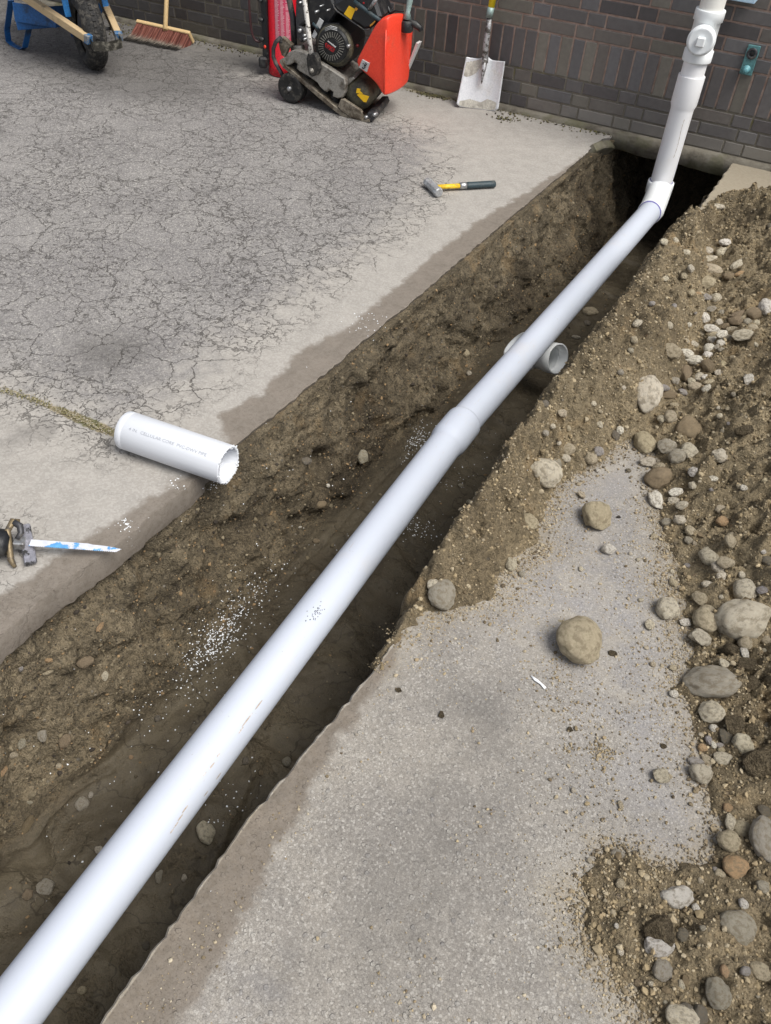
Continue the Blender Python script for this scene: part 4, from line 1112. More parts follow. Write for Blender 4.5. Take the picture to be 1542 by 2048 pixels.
    b = MB(); b.prism([S(z2(*p), y0 + .0238) for p in ((72, 612), (88, 600), (208, 678), (190, 735), (170, 728), (78, 660))], (0, .0012, 0)); bd = b.build("engine_badge", M['gxred'], hub)
    e0 = S(z2(88, 632), y0 + .0228); e1 = S(z2(195, 705), y0 + .0228); xd = (e1 - e0).normalized(); zd = Vector((0, -1, 0)).cross(xd); zd = zd if zd.z > 0 else -zd; mid = (e0 + e1) / 2
    text_on("badge_letters", "GX", .034, lambda a, h: mid + xd * a + zd * h, M['black'], bd, 1.15)
    b = MB(); c = S(z2(390, 650), y0 + .024); b.lathe(c + Vector((0, .02, 0)), c - Vector((0, 1, 0)), [(0, .009), (.022, .009), (.024, 0)], 12); b.build("bolt", M['steel'], eb)
    b = MB(); c = S(z2(505, 650), y0 + .06); b.lathe(c + Vector((0, .02, 0)), c - Vector((0, 1, 0)), [(0, .008), (.012, .008), (.014, 0)], 16); b.build("red_switch", worn('dull red', (.16, .01, .01), (.05, .01, .01)), eb)
    # fuel tank above, black with stickers
    ft = [z2(*p) for p in ((175, 70), (200, 20), (330, -60), (760, -60), (860, 240), (790, 330), (700, 415), (620, 425), (560, 385), (400, 275), (230, 165), (185, 110))]
    b = MB(); b.prism([S(p, y0 + .045) for p in ft], DV * .22, .016); fu = b.build("fuel_tank", M['black'], t)
    b = MB(); b.tube([S(z2(*p), y0 + .045) for p in ((185, 60), (195, 105), (240, 160), (400, 268), (560, 378), (620, 418), (700, 408))], .0035, 8); b.build("tank_seam", M['darksteel'], fu)
    for nm, mt, q in (("warning_sticker", M['yellow'], ((405, 80), (495, 130), (435, 275), (335, 195))), ("warning_sticker", M['orange'], ((480, 130), (500, 100), (532, 125), (505, 155))), ("warning_sticker", M['orange'], ((725, 245), (778, 300), (735, 350), (697, 375)))):
        b = MB(); b.prism([S(z2(*p), y0 + .0435) for p in q], (0, .002, 0)); b.build(nm, mt, fu)
    # clutter left of the engine: carburettor lumps, labels
    b = MB(); b.prism([S(z1(*p), y0 + .09) for p in ((1020, -40), (1400, -40), (1500, 200), (1350, 420), (1200, 520), (1090, 400), (1000, 330))], (0, .2, 0), .01); b.build("air_cleaner", M['black'], t)
    b = MB(); b.prism([S(z1(*p), y0 + .07) for p in ((820, -40), (980, -40), (990, 350), (900, 420), (990, 500), (985, 640), (900, 700), (830, 620), (810, 300))], (0, .1, 0), .008); b.build("rear_guard", M['darksteel'], t)
    for q in (((1210, 290), (1275, 345), (1215, 470), (1155, 400)), ((1130, 480), (1170, 560), (1125, 630), (1080, 590))):
        b = MB(); b.prism([S(z1(*p), y0 + .055) for p in q], (0, .003, 0), .0005); b.build("spec_label", M['palelabel'], t)
    b = MB(); b.tube([S(z1(1100, 380), y0 + .05), S(z1(1190, 470), y0 + .05)], .0075, 12); b.build("choke_lever", M['grip'], t)
    for (x, y, r) in ((890, 45, .006), (1150, 195, .007), (1335, 170, .005), (880, 500, .010), (960, 580, .008), (965, 640, .008), (1225, 100, .004)):
        c = S(z1(x, y), y0 + .06); b = MB(); b.lathe(c + Vector((0, .03, 0)), c - Vector((0, 1, 0)), [(0, r), (.034, r), (.036, 0)], 6); b.build("bolt", M['steel'], t)
    # handle bars
    b = MB(); b.tube([S(z1(800, 760), y0 + .10), S(z1(780, 300), y0 + .10), S(z1(720, 0), y0 + .10), S(z1(700, -400), y0 + .10)], .0165, 16); b.build("handle_bar", M['darksteel'], t)
    b = MB(); c = S(z1(820, 790), y0 + .09); b.tube([c - Vector((.02, 0, .006)), c + Vector((.05, 0, .012))], .018, 16); b.build("bar_boss", M['castgrey'], t)
    b = MB(); b.tube([S(z1(1080, 880), y0 - .018), S(z1(1035, 560), y0 - .018), S(z1(1000, 250), y0 - .018), S(z1(965, 0), y0 - .018), S(z1(920, -400), y0 - .01)], .0125, 16); b.build("handle_bar", M['white'], t)
    q = [S(z1(*p), y0 - .03) for p in ((1010, 880), (1060, 855), (1130, 870), (1180, 950), (1205, 1120), (1165, 1220), (1080, 1250), (1030, 1210), (1000, 1080), (990, 950))]
    b = MB(); b.prism(q, (0, .034, 0), .006); rb = b.build("handle_mount", M['rubber'], t)
    b = MB(); c = S(z1(1085, 1145), y0 - .03); b.lathe(c, c - Vector((0, 1, 0)), [(0, .0125), (.006, .0125), (.007, .007), (.012, .007), (.013, 0)], 20); b.build("bolt", M['castgrey'], rb)
    # red water tank, a rounded can seen on its corner
    A = [z2(*p) for p in ((500, 870), (515, 820), (610, 640), (700, 470), (760, 360), (820, 285), (880, 245), (930, 240))]
    ridge = [(771, 52), (772, 66), (769, 130), (766, 190)]
    B = [z3(1340, 628), z3(1310, 560), z3(1250, 460), z3(1180, 400), z3(1090, 320), z3(1030, 265)]
    side = A + [(775, 38), (776, 60), (772, 130), (768, 185), (766.5, 196)] + [B[i] for i in range(1, 6)]
    tk = []
    for p in side: tk.append(S(p, y0 + .02))
    D = .34; rings = []
    c0 = sum(tk, Vector()) / len(tk)
    for (dy, sh, rx) in ((0, .90, 0), (.008, .965, .002), (.022, 1.0, .004), (.06, 1.0, .018), (.17, 1.0, .030), (.28, 1.0, .018), (.318, 1.0, .004), (.332, .965, .002), (.34, .9, 0)):
        ring = []
        for p in tk:
            q = c0 + (p - c0) * sh; q.y = p.y + dy; q.x -= .05 * dy
            if p.x > c0.x: q.x += rx * min(1, (p.x - c0.x) / .06)
            if p.z > c0.z + .06: q.z += (.012 * (1 - ((dy - .17) / .17) ** 2) - .085 * max(0, (dy - .10) / .24) ** 1.3) * min(1, (p.z - c0.z - .06) / .1)
            ring.append(q)
        rings.append(ring)
    V = [q for r in rings for q in r]; n = len(tk); F = []
    for r in range(len(rings) - 1):
        for i in range(n): F.append((r * n + i, r * n + (i + 1) % n, (r + 1) * n + (i + 1) % n, (r + 1) * n + i))
    F.append(tuple(range(n))); F.append(tuple((len(rings) - 1) * n + i for i in range(n))[::-1])
    b = MB(); b.add(V, F, True); wt = b.build("water_tank", M['tankred'], t)
    import bmesh
    bm = bmesh.new(); bm.from_mesh(wt.data)
    bmesh.ops.recalc_face_normals(bm, faces=bm.faces); bm.to_mesh(wt.data); bm.free()
    ms = wt.modifiers.new("round", 'SUBSURF'); ms.levels = 2; ms.render_levels = 2
    b = MB(); b.tube([S((772, 60), y0 + .016), S((770, 130), y0 + .014), S((768, 188), y0 + .018)], .004, 10); b.build("moulded_ridge", M['tankred'], wt)
    b = MB(); b.prism([S(z2(*p), y0 + .012) for p in ((590, 835), (692, 890), (650, 1012), (545, 945))], (0, .012, 0), .001); sk = b.build("sticker", M['silver'], wt)
    b = MB(); p = [S(z2(*q), y0 + .009) for q in ((635, 880), (655, 905), (620, 920), (635, 945), (605, 965), (590, 940))]
    b.tube(p, .0022, 8); b.build("sticker_emblem", M['hole'], sk)
    b = MB(); p = [S(z2(*q), y0 + .009) for q in ((600, 885), (640, 925))]; b.tube(p, .0016, 8); b.build("sticker_emblem", M['hole'], sk)
    # filler cap, arm and hose on top at the far side
    cc = Vector(Yp(z2(1215, 320), y0 + .17))
    b = MB(); b.lathe(cc - Vector((.0, 0, .04)), cc + Vector((.02, 0, 1)), [(0, .030), (.008, .034), (.045, .034), (.052, .028), (.054, 0)], 24); cp = b.build("filler_cap", M['black'], wt)
    b = MB(); b.tube([cc + Vector((0, 0, .01)), Vector(Yp(z2(1330, 340), y0 + .18)), Vector(Yp(z2(1400, 390), y0 + .19)), Vector(Yp(z2(1420, 440), y0 + .19))], [.016, .018, .016, .012], 16); b.build("outlet_arm", M['black'], cp)
    b = MB(); b.tube([cc + Vector((.0, 0, .02)), Vector(Yp(z2(1230, 170), y0 + .17)), Vector(Yp(z2(1260, 0), y0 + .18)), Vector(Yp(z2(1275, -200), y0 + .18))], [.024, .012, .016, .016], 16); b.build("guide_post", M['aqua'], t)
    b = MB(); hs = [Vector(Yp(z2(*q), y0 + .2)) for q in ((830, 40), (900, 60), (950, 110), (985, 180), (1060, 150), (1170, 160))]; b.tube(hs, [.011, .011, .011, .010, .004, .004], 14); b.build("hose", M['black'], t)
    b = MB(); b.tube([Vector(Yp(z2(*q), y0 + .04)) for q in ((480, 20), (600, 110), (760, 230), (850, 290))], .010, 14); b.build("lifting_bar", M['grip'], t)
    b = MB(); b.tube([Vector(Yp(z2(*q), y0 + .04)) for q in ((690, 130), (740, 60), (800, -30))], .009, 14); b.build("lifting_bar", M['steel'], t)
    b = MB(); b.ball(Vector(Yp(z2(620, 40), y0 + .05)), (.009, .008, .008)); b.build("red_switch", M['gxred'], t)
    p = [Vector(Yp(z2(*q), y0 + .30)) for q in ((1345, 600), (1383, 610), (1215, 1000), (1195, 990))]
    b = MB(); b.prism(p, (-.004, .05, 0), .001); b.build("white_placard", M['palelabel'], wt)
compactor()

# ------------------------------------------------------------------ broom
def broom():
    tl = Vector((-2.60, -.20, .105)); tr = Vector((-2.06, -.13, .125))
    tl = Vector(Yp((272, 40), -.20)); tr = Vector(Yp((379, 64), -.165))
    L = (tr - tl); ax = L.normalized(); N = Vector((-.16, -.84, -.52)); N = (N - ax * N.dot(ax)).normalized(); Wd = ax.cross(N).normalized()
    if Wd.z > 0: Wd = -Wd
    t = thing("push_broom", "wide wooden push broom with reddish bristles leaning on the brick wall", "broom", ((tl + tr) / 2).xy.to_3d())
    th = .024; wd = .085
    c = (tl + tr) / 2 + Wd * wd / 2 - N * 0
    b = MB(); b.box(c, ax, N, Wd, L.length / 2, th / 2, wd / 2, .004); b.build("head_block", M['woodpale'], t)
    hb = (tl + tr) / 2 + ax * .02 - N * .004
    px = Vector(Yp((333, 0), -.05)); hd = (px - hb).normalized()
    b = MB(); b.tube([hb - hd * .03, hb + hd * .6, hb + hd * 1.25], [.0145, .0135, .013], 20); b.build("handle", M['woodpale'], t)
    V = []; F = []; tip = []; rnd = []
    for i in range(2600):
        u = random.uniform(-.5, .5) * .965; w = random.uniform(-.42, .42); rr = random.random()
        p = c + ax * u * L.length + Wd * w * wd + N * th * .5
        sp = ax * (u * .10 + random.gauss(0, .028) - .10) + Wd * (w * .30 + random.gauss(0, .05)) + Vector((0, 0, -.25 - .25 * random.random()))
        ln = random.uniform(.165, .205); d1 = (N + sp * .5).normalized(); d2 = (N + sp * 1.5).normalized()
        q1 = p + d1 * ln * .5; q2 = q1 + d2 * ln * .5
        if q2.z < .004: q2.z = .004 + random.random() * .003
        s = ax.cross(d1).normalized().lerp(ax, random.random()).normalized() * random.uniform(.0012, .0022); k = len(V)
        V += [p - s, p + s, q1 + s, q1 - s, q2 + s * .7, q2 - s * .7]; F += [(k, k + 1, k + 2, k + 3), (k + 3, k + 2, k + 4, k + 5)]
        tip += [0, 0, .5, .5, 1, 1]; rnd += [rr] * 6
    org = Vector(t.location)
    me = mesh_np("bristles", [tuple(v - org) for v in V], F, False, {'tip': tip, 'rnd': rnd}); link("bristles", me, t, M['bristle'])
broom()

# ------------------------------------------------------------------ wheelbarrow
def barrow():
    ax = Vector((-.84, .54, 0)).normalized(); sdv = Vector((ax.y, -ax.x, 0)) * -1   # sdv points to the near side
    if sdv.y > 0: sdv = -sdv
    c = Vector((-2.40, -.885, .20)); R = .20
    t = thing("wheelbarrow", "blue wheelbarrow with wooden handles and fat black tyre near the wall", "wheelbarrow", (c.x, c.y, 0))
    b = MB(); prof = []
    for k in range(21):
        a = -pi * .78 + 2 * pi * .78 * k / 20; prof.append((.062 * sin(a) + .06, R - .050 + .050 * cos(a)))
    b.lathe(c + sdv * .06, c - sdv, prof, 64); ty = b.build("tyre", M['rubber'], t)
    bt = MB()
    for k in range(44):
        for r_, a0 in ((-1, 0), (0, .5), (1, 0)):
            a = 2 * pi * (k + a0) / 44; rad = ax * cos(a) + Vector((0, 0, 1)) * sin(a); tn = -ax * sin(a) + Vector((0, 0, 1)) * cos(a)
            rr = R + .0005 - (.010 if r_ else 0); nrm = (rad + sdv * .45 * r_).normalized()
            bt.box(c + rad * rr + sdv * .030 * r_, tn, nrm.cross(tn), nrm, .0095, .010, .0045, .001)
    bt.build("tread", M['rubber'], ty)
    b = MB(); b.lathe(c + sdv * .045, c - sdv, [(0, .018), (.0, .05), (.012, .095), (.02, .107), (.07, .107), (.078, .095), (.09, .05), (.09, .018)], 40); b.build("rim", worn("dark rim", (.05, .05, .055), (.09, .085, .08), .6), ty)
    # timber rails
    nf = Vector(Zp((180, 80), .205)); ff = Vector(Zp((238, 74), .205))
    nb = Vector(Zp((60, 0), .315)); fb = Vector(Zp((205, 0), .30))
    for nm, p, q in (('near', nf, nb), ('far', ff, fb)):
        d = (q - p).normalized(); b = MB(); b.bar(p, p + d * 1.45, .038, .042, (0, 0, 1), .003); b.build("handle", M['wood'], t)
        b = MB(); b.bar(p - d * .003, p + d * .028, .042, .046, (0, 0, 1), .003); b.build("rail_shoe", worn('chipped blue shoe', (.02, .11, .26), (.22, .21, .18), .5, sc=45, amt=(.42, .6)), t)
    # front guard loop
    m = (nf + ff) / 2; fw = -ax
    g = [nf + Vector((0, 0, -.012)), nf + fw * .045 + Vector((0, 0, -.02)), m + fw * .075 + Vector((0, 0, -.022)), ff + fw * .045 + Vector((0, 0, -.02)), ff + Vector((0, 0, -.012))]
    gp = []
    for i in range(len(g) - 1):
        for k in range(6): gp.append(g[i].lerp(g[i + 1], k / 6))
    gp.append(g[-1]); 
    b = MB(); V = []; F = []
    for p in gp:
        for dz in (-.024, .024):
            for o in (0, .004): V.append(p + fw * o + Vector((0, 0, dz)))
    for i in range(len(gp) - 1):
        k = 4 * i; F += [(k, k + 4, k + 6, k + 2), (k + 1, k + 3, k + 7, k + 5), (k, k + 1, k + 5, k + 4), (k + 2, k + 6, k + 7, k + 3)]
    b.add(V, F); b.build("nose_guard", worn("worn dark guard", (.05, .048, .04), (.19, .18, .15), .4, .5, sc=22), t)
    b = MB(); b.tube([nf + (nb - nf).normalized() * .16 - Vector((0, 0, .03)), ff + (fb - ff).normalized() * .16 - Vector((0, 0, .03))], .009, 12); b.build("axle", M['darksteel'], t)
    # tray struts (blue), tray above
    for (p0, p1) in (((137, 34), (128, -60)), ((216, 32), (200, -70))):
        a = Vector(Zp(p0, .265 if p0[0] < 150 else .245)); q = a + Vector((-.04, .02, .30)) if p0[0] < 150 else a + Vector((-.05, .02, .30))
        b = MB(); b.bar(a, q, .034, .010, (ax.x, ax.y, 0), .002); b.build("tray_strut", M['blue2'], t)
    tr = []
    o = nf + (nb - nf).normalized() * .42; tc = Vector((o.x, o.y, 0)) + sdv * -.22
    lo = [tc + ax * a + sdv * s for a, s in ((-.02, .17), (.50, .22), (.50, -.22), (-.02, -.17))]; hi = [tc + ax * a + sdv * s for a, s in ((-.34, .28), (.66, .34), (.66, -.34), (-.34, -.28))]
    V = [Vector((p.x, p.y, .33)) for p in lo] + [Vector((p.x, p.y, .60)) for p in hi]
    V += [v * 1 + Vector((0, 0, .004)) for v in V[:4]] + [Vector((v.x, v.y, v.z)) + (Vector((tc.x, tc.y, v.z)) - v).normalized() * .004 for v in V[4:]]
    F = [(0, 1, 2, 3)] + [(i, (i + 1) % 4, 4 + (i + 1) % 4, 4 + i) for i in range(4)] + [(8, 11, 10, 9)] + [(8 + i, 12 + i, 12 + (i + 1) % 4, 8 + (i + 1) % 4) for i in range(4)] + [(4 + i, 4 + (i + 1) % 4, 12 + (i + 1) % 4, 12 + i) for i in range(4)]
    b = MB(); b.add(V, F); b.build("tray", M['blue'], t)
    # flat steel legs
    def leg(pts, w=.034):
        b = MB()
        V = []; F = []
        P = [Vector(p) for p in pts]
        for i, p in enumerate(P):
            d = (P[min(i + 1, len(P) - 1)] - P[max(i - 1, 0)]).normalized(); n = sdv.cross(d).normalized()
            for s in (-w / 2, w / 2):
                for o_ in (-.0025, .0025): V.append(p + sdv * s + n * o_)
        for i in range(len(P) - 1):
            k = 4 * i; F += [(k, k + 4, k + 5, k + 1), (k + 2, k + 3, k + 7, k + 6), (k, k + 2, k + 6, k + 4), (k + 1, k + 5, k + 7, k + 3)]
        F += [(0, 1, 3, 2), (4 * len(P) - 4, 4 * len(P) - 2, 4 * len(P) - 1, 4 * len(P) - 3)]
        b.add(V, F); return b
    g0 = Vector(Zp((18, 86), .004)); g1 = Vector(Zp((50, 101), .004))
    a = Vector(Zp((22, 0), .30)); e = Vector(Zp((78, 18), .25)); e2 = Vector(Zp((66, 14), .265))
    leg([a, g0 + Vector((0, 0, .05)) + (a - g0) * .1, g0 + Vector((0, 0, .012)), g0 + (g1 - g0) * .25, g1 + (g0 - g1) * .2, g1 + Vector((0, 0, .012)) + (e - g1) * .03, g1 + (e2 - g1) * .5, e2, e]).build("leg", M['blue'], t)
    sh = -sdv * .40
    leg([p + sh for p in (a, g0 + Vector((0, 0, .05)), g0 + Vector((0, 0, .012)), g1, g1 + (e2 - g1) * .5, e2, e)]).build("leg", M['blue'], t)
    b = MB(); b.bar(a + Vector((0, 0, -.10)), a + sh + Vector((0, 0, -.10)), .012, .11, (0, 0, 1), .002); b.build("leg_brace", M['blue'], t)
    b = MB(); b.bar(a + Vector((.0, 0, -.06)), e + Vector((.12, 0, -.03)), .008, .10, (0, 0, 1), .002); b.build("leg_brace", M['blue'], t)
barrow()

# ------------------------------------------------------------------ reciprocating saw at the left edge
def saw():
    a = Vector(Zp((60, 1086), .045)); tp = Vector(Zp((243, 1099), .028)); d = (tp - a); L = d.length; d.normalize()
    t = thing("reciprocating_saw", "reciprocating saw lying on its side, long blade over the slab edge", "power saw", (a.x - .05, a.y, 0))
    up = Vector((CR[1][0] * -1, CR[1][1] * -1, 0)).normalized(); up = (up - d * up.dot(d)).normalized()
    V = []; n = 90; w0 = .0115
    for i in range(n + 1):
        s = i / n; wu = w0 if s < .62 else w0 * (1 - .28 * (s - .62) / .06 if s < .68 else .72 * max(0, 1 - ((s - .68) / .32) ** 2.2))
        wl = -w0 * (1 if s < .95 else max(.0, (1 - s) / .05)) + (.0022 if i % 2 else 0)
        V += [a + d * L * s + up * wu, a + d * L * s + up * min(wl, wu - .0004)]
    F = [(2 * i, 2 * i + 1, 2 * i + 3, 2 * i + 2) for i in range(n)]
    off = d.cross(up).normalized() * .0013; m = len(V); V2 = V + [v + off for v in V]
    F2 = F + [tuple(m + q for q in f[::-1]) for f in F] + [(2 * i, 2 * i + 2, m + 2 * i + 2, m + 2 * i) for i in range(n)] + [(2 * i + 1, m + 2 * i + 1, m + 2 * i + 3, 2 * i + 3) for i in range(n)]
    b = MB(); b.add(V2, F2); b.build("blade", M['bladew'], t)
    # pivoting shoe: two forks and a foot
    sh = Vector(Zp((46, 1088), .045))
    top = Vector(Zp((48, 1050), .052)); bot = Vector(Zp((62, 1128), .014))
    b = MB(); b.bar(top, bot, .012, .030, (d.x, d.y, 0), .003)
    b.build("shoe", worn("shoe steel", (.30, .30, .34), (.05, .05, .05), .5, .6, sc=35, amt=(.5, .58)), t)
    b = MB(); pts = [Vector(Zp(p, z)) for p, z in (((40, 1043), .07), ((26, 1042), .075), ((15, 1062), .07), ((18, 1092), .045), ((22, 1120), .02), ((30, 1134), .010))]
    b.tube(pts, [.006, .009, .008, .008, .008, .005], 12); b.build("shoe_arm", worn("brass worn arm", (.22, .17, .10), (.07, .06, .05), .5, .5, sc=30), t)
    b = MB(); pts = [Vector(Zp(p, z)) for p, z in (((27, 1044), .078), ((40, 1052), .07), ((42, 1066), .06), ((34, 1078), .055))]; b.tube(pts, [.008, .009, .008, .006], 12); b.build("shoe_knuckle", M['darksteel'], t)
    b = MB(); b.box(Vector(Zp((40, 1086), .042)), d, up, d.cross(up), .014, .014, .012, .003); b.build("blade_clamp", M['steel'], t)
    g = Vector(Zp((14, 1086), .048)); bk = g - d * .30
    b = MB(); b.tube([g + d * .008, g, g - d * .05, g - d * .12, bk], [.020, .036, .042, .047, .047], 28, sy=.85); b.build("gear_housing", M['black'], t)
    b = MB(); b.tube([bk + d * .02, bk - d * .12, bk - d * .26], [.040, .046, .038], 24); b.build("motor_body", worn("red tool body", (.30, .02, .02), (.12, .02, .02), .5), t)
    b = MB(); b.tube([bk - d * .24, bk - d * .33 + up * .05, bk - d * .40 - up * .02], [.026, .024, .022], 20); b.build("rear_handle", M['black'], t)
saw()

# ------------------------------------------------------------------ stones
def ico(sub):
    import bmesh
    bm = bmesh.new(); bmesh.ops.create_icosphere(bm, subdivisions=sub, radius=1)
    V = np.array([v.co[:] for v in bm.verts]); F = np.array([[v.index for v in f.verts] for f in bm.faces]); bm.free(); return V, F
IV, IF = ico(4); IV2, IF2 = ico(2)
def stone_mesh(seed, ang, fine=True):
    rs = np.random.default_rng(seed); V, F = (IV, IF) if fine else (IV2, IF2)
    U = V.copy(); r = np.ones(len(U))
    for k in range(int(4 + 9 * ang)):            # flattened facets
        n = rs.normal(size=3); n /= np.linalg.norm(n); h = rs.uniform(.66, .92) if ang > .3 else rs.uniform(.80, .97)
        dd = U @ n; m = dd > h; U[m] -= n * ((dd[m] - h) * (.85 if ang > .3 else .6))[:, None]
    off = rs.uniform(-50, 50, 3)
    for i, p in enumerate(U):
        q = Vector(p * 1.1 + off); f = mnoise.noise(q) * .22 + mnoise.noise(q * 2.3) * .075 + mnoise.noise(q * 5) * (.035 + .03 * ang) + mnoise.noise(q * 13) * .018
        r[i] = 1 + f
    U = U * r[:, None]; U -= (U.max(0) + U.min(0)) / 2; U /= (U.max(0) - U.min(0)) / 2
    # unequal ends
    U[:, 1] *= 1 + .14 * U[:, 0] * rs.uniform(-1, 1); U[:, 2] *= 1 + .12 * U[:, 0] * rs.uniform(-1, 1)
    me = mesh_np("stone", U, F, True); me.materials.append(M['stone']); return me
SM = {('r', k): stone_mesh(100 + k, .2) for k in range(7)}; SM.update({('a', k): stone_mesh(200 + k, .75) for k in range(7)})
SMC = {('r', k): stone_mesh(300 + k, .2, False) for k in range(5)}; SMC.update({('a', k): stone_mesh(400 + k, .8, False) for k in range(5)})
COLR = dict(p=(.60, .55, .45), w=(.72, .69, .63), t=(.47, .41, .31), g=(.37, .345, .29), d=(.17, .155, .13), b=(.26, .205, .14), o=(.44, .30, .18), u=(.34, .325, .33), y=(.47, .41, .29), c=(.17, .135, .085), k=(.03, .03, .035))
CN = dict(p='pale', w='whitish', t='tan', g='grey', d='dark grey', b='brown', o='orange-brown', u='purplish grey', y='yellowish', c='soil-caked', k='black')
placed = []
def stone(px, w, h, rot=0, col='p', shape='r', label=None, sink=.22, cat='stone', thick=.68, group=None, name='stone'):
    if px[0] > 1000 and max(w, h) < 90: w *= 1.12; h *= 1.12; sink += .05
    p, n = hit(px)
    dp = depth(p); sx = w * dp / FPX / 2; sy = h * dp / FPX / 2 / .86
    flat = Vector((CR[0][0], CR[0][1], 0)).normalized(); fwd = Vector((-flat.y, flat.x, 0))
    if n.z < 0: n = -n
    # tilt the resting plane partly with the slope
    nz = (Vector((0, 0, 1)) * .6 + Vector(n) * .4).normalized()
    a = -radians(rot); A = flat * cos(a) + fwd * sin(a); A = (A - nz * A.dot(nz)).normalized(); B = nz.cross(A)
    sz = min(sx, sy) * thick * random.uniform(.92, 1.12) * 1.1
    big = max(sx, sy) > .012
    me = (SM if big else SMC)[(shape, random.randrange(7 if big else 5))]
    o = bpy.data.objects.new(name, me); COL.objects.link(o)
    Rm = Matrix((A, B, nz)).transposed().to_4x4(); o.matrix_world = Matrix.Translation(p + nz * sz * (1 - 2 * sink)) @ Rm @ Matrix.Diagonal((sx, sy, sz, 1))
    c = COLR[col]; j = random.uniform(.88, 1.12); o.color = (c[0] * j, c[1] * j, c[2] * j * random.uniform(.95, 1.05), 1)
    tag(o, label, cat, group); placed.append((px[0], px[1], max(w, h) / 2)); return o
def Az(x, y, w, h): return (1142 + x / 3.855, 350 + y / 3.855), w / 3.855, h / 3.855
def Bz(x, y, w, h): return (1000 + x / 2.845, 700 + y / 2.845), w / 2.845, h / 2.845
def Cz(x, y, w, h): return (1000 + x / 2.845, 1150 + y / 2.845), w / 2.845, h / 2.845
def Dz(x, y, w, h): return (1000 + x / 2.845, 1550 + y / 2.845), w / 2.845, h / 2.845
